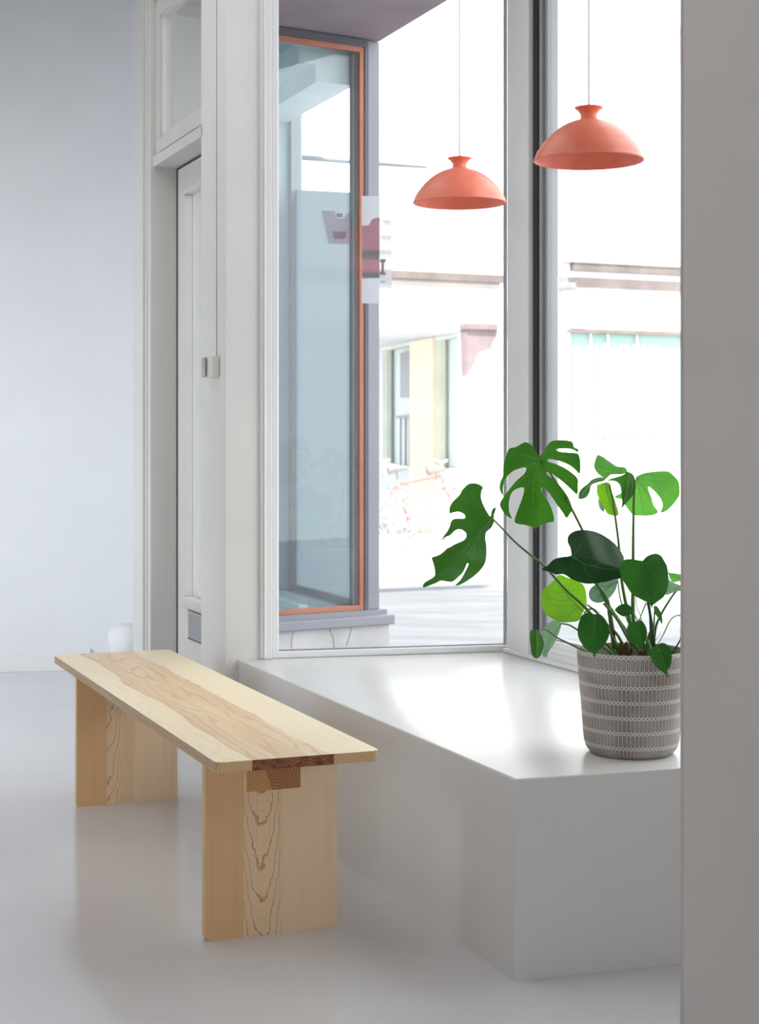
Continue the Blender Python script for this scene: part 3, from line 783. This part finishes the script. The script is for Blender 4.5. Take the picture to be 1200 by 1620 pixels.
# 15 leaf hanging over the pot
make_leaf([(1010,930),(1040,910),(1080,920),(1110,965),(1117,1020),(1105,1080),(1085,1110),(1093,1165),(1060,1130),(1000,1080),(965,1020),(960,970),(975,940)], CC, 3.635, 'dark', [[(1010,932),(1045,1020),(1090,1160)], [(1020,960),(1070,980),(1100,1030)], [(1020,960),(1000,1000),(1000,1050)]], tilt=(.1, -.1), fold=.35, vm='vein_dim',
  stalk=[(1010,932),(1060,840),(1110,740),(1165,708),(1200,740),(1190,860),(1120,990)], base=3.78, rad=(.0012, .0022))
# 16 leaf under the big one
make_leaf([(725,445),(715,500),(690,550),(640,600),(580,618),(530,600),(512,560),(520,520),(560,485),(640,460)], CC, 3.80, 'pale', [[(722,450),(640,520),(560,600)], [(680,490),(600,500),(540,540)]], tilt=(.3, .5), fold=.3, vm='vein_dim',
  stalk=[(722,450),(745,600),(800,760),(850,850),(880,1000)], base=3.82, rad=(.0013, .0024))
# 17, 18 leaves half behind the foreground wall
make_leaf([(1090,395),(1160,405),(1215,420),(1225,450),(1165,460),(1125,467),(1100,430)], CC, 3.86, 'fresh', [[(1215,435),(1150,432),(1095,405)]], fold=.3, vm='vein_pale')
make_leaf([(1085,440),(1130,470),(1180,490),(1220,520),(1150,535),(1080,560),(1070,545),(1075,500)], CC, 3.80, 'pale', [[(1200,510),(1130,515),(1080,540)]], fold=.3, vm='vein_pale',
  stalk=[(1195,490),(1150,530),(1100,600),(1040,700),(1000,800),(985,960)], base=3.80, rad=(.0018, .003), sm='stalk_dark')
# 19 narrow young leaf
make_leaf([(985,640),(1005,640),(1025,665),(1045,710),(1046,770),(1020,730),(990,690)], CC, 3.74, 'mid', [[(992,645),(1020,690),(1044,765)]], fold=.5, vm='vein_dim',
  stalk=[(992,645),(990,720),(985,820),(975,980)], base=3.78, rad=(.0015, .0024))
# bare shoots and papery husks
for j, (S, ya, r_) in enumerate([([(855,560),(860,640),(885,700),(905,800),(920,960)], 3.80, .0012), ([(570,880),(640,920),(700,980),(740,1030)], 3.74, .0042),
    ([(600,930),(650,960),(700,1010)], 3.72, .004), ([(500,630),(570,690),(640,790),(700,880),(730,1000)], 3.83, .0034), ([(620,620),(720,740),(800,880),(850,930),(900,1010)], 3.76, .0046),
    ([(930,880),(950,920),(965,1000)], 3.70, .0040), ([(1040,840),(1000,890),(990,950)], 3.84, .0008), ([(960,830),(940,900),(930,1010)], 3.82, .005)]):
    b = BM(); tube(b, catmull([pt(*CC(*p), ya)-PC for p in S], 5), lambda t, r_=r_: r_*(.6+.4*t), 8)
    obj('shoot', b, M['stalk' if j % 3 else 'stalk_dark'], plant, smooth=True)
for (p, s, hh) in ((CC(765, 960), .013, .026), (CC(800, 985), .012, .016), (CC(740, 985), .010, .012), (CC(690, 850), .006, .016), (CC(905, 985), .008, .010)):
    b = BM(); c0 = pt(p[0], p[1], 3.75)-PC; segs = 9
    for k in range(5):
        a0 = k*1.3; base_ = [c0+Vector((math.cos(a0+t*1.6)*s*.6, math.sin(a0+t*1.6)*s*.6, -.008)) for t in (0, .5, 1)]
        tip = [c0+Vector((math.cos(a0+t*1.6+.3)*s*(.9-.5*t), math.sin(a0+t*1.6)*s*(.8-.3*t), hh*(.5+.5*((k*37 % 10)/10))*(1 if abs(t-.5) < .1 else .5))) for t in (0, .5, 1)]
        va = [b.verts.new(v) for v in base_]; vb = [b.verts.new(v) for v in tip]
        for i in range(2): b.faces.new((va[i], va[i+1], vb[i+1], vb[i]))
    obj('husk', b, M['husk'], plant, label='brown papery husk')

# ================================================================== VESSEL BY THE LEFT WALL
def rib_mat():
    m, nt, bs = mat_new('white_ribbed'); o, x, y, z = coords(nt)
    s = ((y.op('ARCTAN2', x)*40+z*900)).op('SINE')*.5+.5
    nt.links.new(mix(nt, s, srgb((214, 215, 217)), srgb((232, 233, 234))), bs.inputs['Base Color'])
    bs.inputs['Roughness'].default_value = .7; bump(nt, bs, s, .3, .0015); return m
VP = pt(199, 1078, 7.72); VP.z = 0
b = BM(); lathe(b, [(.0005, 0), (.05, 0), (.052, .02), (.045, .06), (.05, .10), (.068, .14), (.082, .185), (.084, .21), (.078, .245), (.062, .268), (.040, .279), (.0005, .282)], c=VP, seg=64)
obj('vessel', b, rib_mat(), local=VP, smooth=True,
    label='white ribbed rounded vessel on the floor between left wall and door pier', cat='vessel')

# ================================================================== OUTSIDE: ENTRANCE RECESS AND SHOPFRONT NEXT DOOR
M['stone'] = paint('granite', (196, 192, 194), .8, .10, .4, 240, .002)
M['dark_paint'] = paint('dark_grey_paint', (78, 78, 86), .5)
M['post_paint'] = paint('grey_post_paint', (132, 133, 142), .5)
M['copper'] = paint('reddish_wood', (176, 108, 82), .5, .08)
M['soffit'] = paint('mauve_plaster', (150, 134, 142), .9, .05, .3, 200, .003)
M['teal_wall'] = paint('blue_grey_wall', (186, 198, 208), .8)
M['teal_ceiling'] = paint('pale_teal_ceiling', (190, 208, 206), .8)
M['deck'] = paint('pale_deck', (240, 247, 248), .5)
M['next_glass'] = glass('green_tinted_glass', (.90, .945, .955, 1), .05)
M['road'] = None
C0 = Vector((0, 7.2, 0)); MD = Vector((-.848, -.53, 0)); MN = Vector((.53, -.848, 0))   # along it to the left / towards us
STREET = -.15
FN = frame((0, 0, 0), MD, -MN)     # local x = along to the left (t), local y = into that shop
shop = empty('shopfront', C0, 0, label='neighbouring shop window with reddish wooden frame above a granite base', cat='shopfront')
b = BM(); box(b, -.02, 1.0, -.05, .3, STREET, .343, FN, bev=.003); obj('stone_base', b, M['stone'], shop)
for i, S in enumerate((((.46, .343), (.47, .30), (.465, .22), (.48, .05)), ((.285, .343), (.265, .30), (.26, .25), (.235, .18)), ((.17, .343), (.185, .30), (.20, .26)))):
    b = BM(); tube(b, [FN@Vector((t, -.0505, z)) for t, z in S], .0012, 5); obj('crack', b, M['dark_paint'], shop, label='thin dark crack in the granite')
b = BM(); box(b, -.035, 1.0, -.075, .1, .343, .385, FN, bev=.006); box(b, -.02, 1.0, -.03, .1, .385, .405, FN); obj('sill', b, M['post_paint'], shop)
b = BM(); box(b, 0, .082, 0, .10, .405, 2.895, FN, bev=.003); box(b, .064, .082, -.012, 0, .405, 2.895, FN, mi=1); box(b, .082, 1.0, -.01, .1, 2.862, 2.895, FN, mi=1); box(b, .915, 1.0, 0, .1, .405, 2.895, FN)
obj('corner_post', b, [M['post_paint'], M['dark_paint']], shop)
b = BM(); box(b, .082, .105, -.006, .014, .405, 2.862, FN, bev=.002); box(b, .105, .90, -.006, .014, .405, .428, FN, bev=.002)
box(b, .105, .90, -.006, .014, 2.838, 2.862, FN, bev=.002); box(b, .868, .915, -.006, .014, .405, 2.862, FN, bev=.002)
obj('wooden_frame', b, M['copper'], shop)
b = BM(); box(b, .106, .868, .04, .05, .428, 2.838, FN); obj('pane', b, M['next_glass'], shop)
b = BM(); box(b, .100, .107, .014, .06, .410, 2.855, FN); box(b, .107, .118, .03, .06, .428, 2.838, FN, bev=.002); obj('glazing_bead', b, M['frame_grey'], shop)
# inside that shop
FS = frame((0, 0, 0), D, -N)    # local x = along the street away (k), local y = into the shop
b = BM(); box(b, .06, 1.035, .0, .08, 2.80, 2.9, FS); box(b, 1.035, 4, 0, .2, 0.0, 2.9, FS); box(b, .06, 1.035, 0, .1, STREET, .40, FS)
obj('street_wall', b, M['teal_wall'], shop)
b = BM(); box(b, .06, 1.035, .03, .06, .40, .43, FS); box(b, 1.0, 1.035, .02, .07, .4, 2.8, FS); obj('street_frame', b, M['frame_grey'], shop)
b = BM(); fl = [(.07, .43), (1.03, .43), (1.03, 2.39), (.07, 2.24)]
va = [b.verts.new(FS@Vector((k, .04, z))) for k, z in fl]; vb = [b.verts.new(FS@Vector((k, .044, z))) for k, z in fl]
b.faces.new(va); b.faces.new(vb[::-1])
for i in range(4): b.faces.new((va[i], vb[i], vb[(i+1) % 4], va[(i+1) % 4]))
obj('dim_view_sheet', b, film('dim_view_sheet', (158, 168, 175), .14, .8), shop, label='added blue-green sheet for the dimmed facade view in the lower glass')  # sheet added to dim the view; sloped top follows the facade's top edge
b = BM(); box(b, .1, 1.9, .1, .30, .36, .40, FS); box(b, .1, 1.9, .30, .34, .36, .425, FS, bev=.004); box(b, .1, 1.9, .42, .46, .36, .412, FS, bev=.004); box(b, .1, 1.9, .34, .66, .30, .385, FS)
obj('display_deck', b, M['deck'], shop)
b = BM(); box(b, .1, 4, .08, .26, 2.72, 2.9, FS); box(b, .1, 4, .26, .34, 2.80, 2.9, FS); box(b, .1, 4, .5, .56, 2.87, 2.9, FS, bev=.01); obj('ceiling_moulding', b, M['deck'], shop)
def eo(e, k): return O+N*e+D*k-C0
spoly = [Vector((0, 0, 0)), D*4, eo(-1.6, 4.6), eo(-1.6, 3.35), eo(.47, 3.25), eo(.47, 1.40), MD*.96]
b = BM(); prism(b, [v.to_tuple()[:2] for v in spoly], 2.9, 3.0); obj('shop_ceiling', b, M['teal_ceiling'], shop)
b = BM()
for i in range(1, 6):
    a_, c_ = spoly[i], spoly[i+1]; t_ = (c_-a_).normalized(); n_ = Vector((t_.y, -t_.x, 0))*-.03
    prism(b, [v.to_tuple()[:2] for v in (a_, c_, c_+n_, a_+n_)], 0, 2.9)
bmesh.ops.remove_doubles(b, verts=b.verts, dist=1e-4)
obj('shop_wall', b, M['teal_wall'], shop)
b = BM(); prism(b, [v.to_tuple()[:2] for v in spoly], .0, .02); obj('shop_floor', b, M['deck'], shop)
# upper storey and soffit over the entrance recess
b = BM()
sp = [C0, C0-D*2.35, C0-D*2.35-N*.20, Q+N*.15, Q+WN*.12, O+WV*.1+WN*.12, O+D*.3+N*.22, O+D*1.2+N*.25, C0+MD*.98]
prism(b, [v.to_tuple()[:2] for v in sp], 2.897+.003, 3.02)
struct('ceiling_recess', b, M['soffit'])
b = BM()
# ground of the recess and the street
M_road = mat_new('pale_asphalt'); m_, nt_, b_ = M_road; o_, x_, y_, z_ = coords(nt_)
nn_ = noise(nt_, vec(nt_, x_*.6, y_*2.2, z_), 2.0, 4); nf_ = noise(nt_, o_, 60, 2)
cc_ = mix(nt_, nn_.step(.3, .7), srgb((134, 133, 136)), srgb((152, 151, 154))); cc_ = mix(nt_, nf_.step(.4, .7)*.25, cc_, srgb((140, 140, 144)))
nt_.links.new(cc_, b_.inputs['Base Color']); b_.inputs['Roughness'].default_value = .85
M['road'] = m_
gp = [O+D*.1+N*.2, Q+N*.13, Q+N*.17-D*9, Q+N*30-D*9, Vector((30, 45, 0)), Vector((-22, 45, 0)), Vector((-12, 14, 0)), O+D*5+N*1.3, C0+D*.05-N*.1, O+D*1.35+N*.26]
prism(b, [v.to_tuple()[:2] for v in gp], STREET-.1, STREET)
struct('ground_street', b, m_)
M['paving'] = paint('light_paving', (205, 204, 204), .85, .03)
k0 = pt(700, 930, F_PX*(CAM_H-STREET)/(930-HOR)); gd = Vector((.91, .4147, 0)); gn = Vector((-.4147, .91, 0))
b = BM(); tp = [k0-gd*14, k0+gd*26, k0+gd*26+gn*30, k0-gd*10+gn*30]
prism(b, [v.to_tuple()[:2] for v in tp], STREET-.05, STREET+.03); struct('ground_pavement', b, M['paving'])
b = BM(); tp = [k0-gd*14-gn*.14, k0+gd*26-gn*.14, k0+gd*26, k0-gd*14]
prism(b, [v.to_tuple()[:2] for v in tp], STREET-.05, STREET+.028); struct('trim_2', b, M['frame_grey'])

# ================================================================== OUTSIDE: BUILDING OPPOSITE
G0 = Vector((.77, 20, 0)); GA = math.radians(24.5); GD = Vector((math.cos(GA), math.sin(GA), 0)); GN = Vector((-math.sin(GA), math.cos(GA), 0))
FG = frame((0, 0, 0), GD, GN)      # local x = along the facade, local y = into the building
def gt(px): q = (px-600)/F_PX; return (20*q-.77)/(.91-.4147*q)
def gz(px, y): t = gt(px); return CAM_H-(y-HOR)/F_PX*(20+.4147*t)
M['fac'] = paint('pale_facade', (226, 224, 220), .8, .02); M['fac2'] = paint('grey_band', (140, 132, 130), .8, .06)
M['fac_brown'] = paint('brown_band', (120, 108, 104), .8, .1, .4, 20, .01); M['beige'] = paint('beige_column', (238, 222, 202), .8)
M['mint'] = film('mint_glass', (238, 246, 245), .06, .25); M['curtain'] = paint('white_curtain', (214, 226, 222), .8)
M['pale_green'] = paint('pale_green_frame', (214, 219, 206), .7)
M['mint2'] = film('mint_shop_glass', (176, 206, 200), .10, .2)
M['line'] = paint('grey_moulding', (176, 164, 162), .8); M['bracket'] = paint('mauve_stone', (140, 122, 124), .8, .1)
M['inside'] = paint('shop_interior', (120, 150, 150), .8); M['soffit2'] = paint('loggia_soffit', (205, 210, 214), .8)
bld = empty('building', G0, 0, label='pale sunlit building across the street with corner loggia and shop window', cat='building')
ZC = gz(780, 517)      # soffit height of the corner loggia
zc = ZC
tL, tC = gt(560)-6, gt(752); tR = gt(1250)
b = BM()
box(b, tL, tR+8, 0, 5, zc, 9.0, FG)                                   # upper floors
box(b, tC, gt(897), 0, .5, STREET, zc, FG)                             # solid wall beside the loggia
box(b, gt(897), tR+8, 0, .3, STREET, gz(900, 742), FG)
box(b, gt(1220), tR+8, 0, .5, STREET, zc, FG)
obj('facade', b, M['fac'], bld)
b = BM()
for (y0, y1, pa, pb_, d, mi) in ((428, 440, 560, 795, .05, 0), (440, 450, 560, 788, .03, 1)):
    z0, z1 = gz(620, y1), gz(620, y0); box(b, tL if pa < 600 else gt(pa), gt(pb_), -d, 0, z0, z1, FG, mi=mi)
obj('cornice', b, [M['fac_brown'], M['fac2']], bld, label='brown and grey cornice band')
b = BM()
for (y0, p0, p1, h) in ((397.5, 560, 801, .02), (374, 600, 690, .015), (350, 605, 650, .012), (513, 560, 900, .02)):
    z = gz(620, y0); box(b, gt(p0), gt(p1), -.03, 0, z-h/2, z+h/2, FG)
obj('moulding', b, M['line'], bld)
b = BM(); box(b, gt(902), tR+2, -.06, 0, gz(902, 428), gz(902, 413), FG, mi=0); box(b, gt(862), tR+2, -.05, 0, gz(866, 452), gz(866, 437), FG, mi=0)
box(b, gt(864), tR+2, -.08, 0, gz(864, 413.5), gz(864, 411.5), FG, mi=1)
obj('sign_band', b, [M['fac_brown'], M['line']], bld, label='brown signboard strips')
# box-shaped lamp on the facade
b = BM(); box(b, gt(869), gt(889), -.35, 0, gz(869, 461), gz(869, 450), FG, bev=.02); box(b, gt(873), gt(885), -.2, 0, gz(869, 450), gz(869, 440), FG)
obj('wall_lamp', b, M['post_paint'], bld)
# shop window at right
sw = empty('shop_window', (0, 0, 0)); sw.parent = bld
b = BM(); zt, zb = gz(897, 526), gz(900, 742)
box(b, gt(897), gt(900), -.02, .12, zb, zt, FG); box(b, gt(897), tR, -.04, .1, zt-.0, zt+.05, FG, mi=1)
for px in (935, 962, 1008): box(b, gt(px), gt(px+2), .02, .1, zb, zt, FG)
obj('window_frame', b, [M['fac'], M['fac_brown']], sw)
b = BM(); box(b, gt(900), gt(1220), .06, .07, zb, zt, FG); obj('pane', b, M['mint2'], sw)
b = BM()
px = 935
while px < 1045:
    box(b, gt(px), gt(px+random.choice((3, 4, 6))), .03, .05, gz(900, 690), gz(900, 542), FG); px += random.choice((8, 9, 11))
obj('curtain', b, M['curtain'], sw)
b = BM(); box(b, gt(897), gt(1220), 1.2, 1.3, STREET, zc, FG); obj('inner_wall', b, M['inside'], sw)
# corner loggia: side wall running away, with windows and column
S0 = G0+GD*tC; SD = Vector((-.262, .965, 0)); SN = Vector((.965, .262, 0))
FSW = frame(S0-G0, SD, SN)
def st(px):
    q = (px-600)/F_PX; return (S0.x-q*S0.y)/(.262+.965*q)
def sz(px, y): return CAM_H-(y-HOR)/F_PX*(S0.y+.965*st(px))
log = empty('loggia', (0, 0, 0)); log.parent = bld
b = BM()
zt2 = sz(740, 524); zb2 = sz(740, 748)
box(b, 0, 12, 0, .4, zt2, zc+.3, FSW, mi=0); box(b, 0, 12, 0, .4, STREET, zb2, FSW, mi=0); box(b, st(606), 12, 0, .4, zb2, zt2, FSW)
obj('side_wall', b, M['soffit2'], log)
b = BM(); box(b, st(690), st(653), -.05, .4, STREET, zt2, FSW); obj('column', b, M['beige'], log, label='beige column')
for p0, p1 in ((747, 690), (653, 606)):
    b = BM(); a0, a1 = st(p0), st(p1)
    box(b, a0, a0+.06, .02, .1, zb2, zt2, FSW); box(b, a1-.08, a1, .02, .1, zb2, zt2, FSW); box(b, a0, a1, -.02, .1, zt2-.04, zt2, FSW); box(b, a0, a1, -.02, .1, zb2, zb2+.04, FSW)
    wf = obj('loggia_window', b, M['pale_green'], log)
log.name = 'loggia'
for p0, p1 in ((747, 690), (653, 606)):
    b = BM(); box(b, st(p0), st(p1), .15, .16, zb2, zt2, FSW); obj('pane', b, M['mint'], log)
b = BM(); box(b, .1, 12, 1.0, 1.1, STREET, zt2, FSW); obj('inner_wall', b, M['curtain'], log)
b = BM(); box(b, st(740), st(712), .10, .12, zb2, zt2-.25, FSW); obj('blind', b, M['curtain'], log)
b = BM(); box(b, st(650), st(622), .10, .12, zt2-.75, zt2-.1, FSW); obj('blind', b, M['post_paint'], log)
b = BM()
for px in (624, 632, 638, 644, 650): box(b, st(px)-.02, st(px)+.02, .08, .10, zb2, zb2+.75, FSW)
box(b, st(653), st(618), .08, .10, zb2+.72, zb2+.76, FSW)
obj('railing', b, M['post_paint'], log)
b = BM(); box(b, tL, tC, -.02, 6.0, zc-.06, zc, FG); obj('loggia_soffit', b, M['soffit2'], log)
# bracket (corbel) under the facade corner
b = BM()
bt0, bt1 = gt(728), gt(778)
prof_ = [(bt0, zc), (bt1, zc), (bt1-.02, zc-.12), (bt1-.10, zc-.28), (bt1-.26, zc-.33), (bt1-.33, zc-.45), (bt0+.02, zc-.62)]
lo = [b.verts.new(FG@Vector((t, -.15, z))) for t, z in prof_]; hi = [b.verts.new(FG@Vector((t, .0, z))) for t, z in prof_]
b.faces.new(lo); b.faces.new(hi[::-1])
for i in range(len(prof_)): b.faces.new((lo[i], hi[i], hi[(i+1) % len(prof_)], lo[(i+1) % len(prof_)]))
box(b, bt0-.02, bt1-.03, -.2, 0, zc-.05, zc+.02, FG)
obj('bracket', b, M['bracket'], bld)
b = BM(); box(b, gt(1056), gt(1120), -.05, 0, gz(1056, 50), gz(1056, 38), FG); box(b, gt(1060), gt(1120), -.01, .01, gz(1056, 100), gz(1056, 56), FG); box(b, gt(1060), gt(1120), -.02, 0, gz(1056, 210), gz(1056, 122), FG, mi=1)
obj('upper_window', b, [M['line'], M['curtain']], bld)

# thin pole sticking out (street sign arm) seen beside the post
b = BM(); tube(b, [pt(470, 248.5, 12.0), pt(596, 258, 12.2), pt(640, 261.5, 12.3), pt(674, 264.5, 12.4)], lambda t: .022*(1-.5*t*t), 8)
pb_ = pt(455, 258, 11.95); box(b, -.04, .04, -.04, .04, STREET, 3.9, frame((pb_.x, pb_.y, 0), (1, 0, 0), (0, 1, 0)))
obj('street_pole', b, M['post_paint'], local=(pb_.x, pb_.y, STREET), label='grey horizontal pole arm over the street behind the corner post', cat='pole')

# ---- bicycles parked before the loggia
M['tyre'] = paint('tyre', (150, 152, 156), .8); M['chrome'] = paint('bright_metal', (220, 222, 224), .3)
M['bike_red'] = paint('red_enamel', (236, 120, 112), .4); M['bike_white'] = paint('white_enamel', (230, 230, 228), .4); M['bike_blue'] = paint('grey_blue_enamel', (150, 176, 182), .4)
M['saddle'] = paint('saddle_leather', (150, 140, 136), .6)
def bike(loc, rz, col, label):
    root = empty('bicycle', loc, rz, label=label, cat='bicycle', group='bicycles parked across the street')
    R = .33
    for s, xx in ((0, -.52), (1, .52)):
        b = BM()
        tube(b, [(xx+R*math.cos(a), 0, R+.02+R*math.sin(a)) for a in [2*math.pi*k/36 for k in range(37)]], .02, 8, close=False)
        w = obj('wheel', b, M['tyre'], root, smooth=True)
        b = BM()
        for k in range(14):
            a = 2*math.pi*k/14; tube(b, [(xx+.02*math.cos(a+1), .01*(-1)**k, R+.02), (xx+(R-.02)*math.cos(a), 0, R+.02+(R-.02)*math.sin(a))], .003, 4)
        tube(b, [(xx+(R-.022)*math.cos(a), 0, R+.02+(R-.022)*math.sin(a)) for a in [2*math.pi*k/36 for k in range(37)]], .007, 6, close=False)
        tube(b, [(xx, -.05, R+.02), (xx, .05, R+.02)], .02, 8)
        obj('spokes', b, M['chrome'], w)
    bb, st_, hd, re, fr = Vector((-.08, 0, .29)), Vector((-.22, 0, .80)), Vector((.36, 0, .84)), Vector((-.52, 0, .35)), Vector((.52, 0, .35))
    b = BM()
    for p, q, r in ((bb, st_, .016), (bb, hd+Vector((.03, 0, -.14)), .018), (st_+Vector((.02, 0, -.06)), hd, .016), (hd+Vector((.04, 0, -.18)), hd+Vector((-.01, 0, .05)), .02)): tube(b, [p, q], r, 8)
    for y in (-.045, .045):
        tube(b, [bb, re+Vector((0, y, 0))], .010, 6); tube(b, [st_+Vector((.02, 0, -.06)), re+Vector((0, y, 0))], .009, 6)
        tube(b, [hd+Vector((.04, 0, -.18)), fr+Vector((-.04, y, .22)), fr+Vector((0, y, 0))], .011, 6)
    obj('bicycle_frame', b, col, root, smooth=True)
    for xx, a0 in ((-.52, .4), (.52, .3)):
        b = BM()
        for y0, y1 in ((-.025, .025),):
            A = [(xx+(R+.035)*math.cos(a), R+.02+(R+.035)*math.sin(a)) for a in [a0+k*.18 for k in range(14)]]
            va = [b.verts.new((x, y0, z)) for x, z in A]; vb = [b.verts.new((x, y1, z)) for x, z in A]
            for i in range(len(A)-1): b.faces.new((va[i], va[i+1], vb[i+1], vb[i]))
        obj('mudguard', b, M['chrome'], root)
    b = BM(); tube(b, catmull([(-.33, 0, .93), (-.22, 0, .935), (-.10, 0, .93)], 4), lambda t: .055*(1-t)+.02, 8); tube(b, [st_, (-.23, 0, .92)], .013, 6); obj('saddle', b, M['saddle'], root, smooth=True)
    b = BM(); tube(b, [(.35, 0, .86), (.36, 0, .98)], .012, 6); tube(b, catmull([(.22, -.28, 1.0), (.34, -.22, 1.03), (.38, 0, 1.0), (.34, .22, 1.03), (.22, .28, 1.0)], 5), .012, 6); obj('handlebar', b, M['chrome'], root, smooth=True)
    b = BM()
    lathe(b, [(.085, -.004), (.09, 0), (.085, .004)], seg=24)
    bmesh.ops.rotate(b, verts=b.verts, cent=(0, 0, 0), matrix=Matrix.Rotation(math.pi/2, 3, 'X')); bmesh.ops.translate(b, verts=b.verts, vec=(-.08, -.05, .29))
    tube(b, [(-.08, -.06, .29), (.02, -.07, .16)], .008, 6); tube(b, [(-.08, .06, .29), (-.18, .07, .42)], .008, 6)
    obj('crankset', b, M['chrome'], root)
    return root
def street_at(px, py):
    Y = F_PX*(CAM_H-STREET)/(py-HOR); p = pt(px, py, Y); return (p.x, p.y, STREET)
bike(street_at(655, 862), .35, M['bike_red'], 'red-framed bicycle parked across the street just right of the grey corner post')
bike(street_at(716, 868), .5, M['bike_white'], 'white bicycle parked across the street, farthest right of those before the loggia')
bike(street_at(566, 858), .3, M['bike_blue'], 'grey-blue bicycle parked across the street, seen through the neighbouring shop window')

# ================================================================== PAINTED REFLECTION AND MAUVE SHAPE ON THE GLASS
def glass_overlay(name, quads, YF, mats, label, cat, origin):
    b = BM()
    for poly, mi in quads:
        vs = [b.verts.new(YF(x, y, mi)) for x, y in poly]
        r = bmesh.ops.extrude_face_region(b, geom=[b.faces.new(vs)])
        vv = [g for g in r['geom'] if isinstance(g, bmesh.types.BMVert)]
        bmesh.ops.translate(b, verts=vv, vec=WN*.0004)
        for f in b.faces:
            if any(v in vv for v in f.verts) or all(v in vs for v in f.verts): f.material_index = mi
    return obj(name, b, mats, local=origin, label=label, cat=cat)
def on_w1(x, y, mi):   # plane of window_1 glass, outer side
    q = (x-600)/F_PX; base = O+WN*(.037+.0006*mi)
    r = (q*base.y-base.x)/(WV.x-q*WV.y); p = base+WV*r
    return Vector((p.x, p.y, CAM_H-(y-HOR)/F_PX*p.y))
glass_overlay('reflection', [([(572, 310), (618, 310), (620, 480), (572, 480)], 0),  # mirror image in the pane, painted on as a translucent sheet
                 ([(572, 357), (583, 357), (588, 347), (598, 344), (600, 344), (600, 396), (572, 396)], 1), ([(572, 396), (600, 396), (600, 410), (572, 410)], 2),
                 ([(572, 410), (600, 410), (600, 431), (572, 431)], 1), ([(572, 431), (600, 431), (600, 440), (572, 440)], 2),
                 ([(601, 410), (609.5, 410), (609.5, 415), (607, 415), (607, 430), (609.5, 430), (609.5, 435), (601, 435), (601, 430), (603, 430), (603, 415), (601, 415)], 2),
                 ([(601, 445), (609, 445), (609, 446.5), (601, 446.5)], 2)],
      on_w1, [film('reflection_sheet', (228, 229, 236), .42, .7), film('magenta_reflection', (196, 74, 120), .30, .5), film('grey_reflection', (84, 84, 96), .12, .4)],
      'translucent sheet with a magenta block and letter I painted as a mirror image on the end window glass', 'reflection', on_w1(596, 480, 0))
CE = lambda x, y: (480+x/6.667, 300+y/6.667)
def on_n(x, y, mi):
    q = -(x-600)/F_PX; base = C0-MN*.039; 
    t = (base.x+q*base.y)/(.848+.53*q); p = base+MD*t
    return Vector((p.x, p.y, CAM_H-(y-HOR)/F_PX*p.y))
glass_overlay('mauve_shape', [([CE(*p) for p in ((190,220),(330,225),(345,300),(430,305),(475,235),(545,240),(520,400),(490,575),(265,570),(230,400))], 0),
                         ([CE(*p) for p in ((300,440),(460,440),(440,520),(320,520))], 1), ([CE(*p) for p in ((345,245),(410,250),(412,290),(352,290))], 1)],  # mauve outline resembling mirrored lettering
      on_n, [film('mauve_film', (168, 140, 156), .72, .5), film('mauve_film_dark', (150, 110, 130), .6, .5)],
      'faint mauve shape on the neighbouring shop window', 'mark', on_n(535, 360, 0))
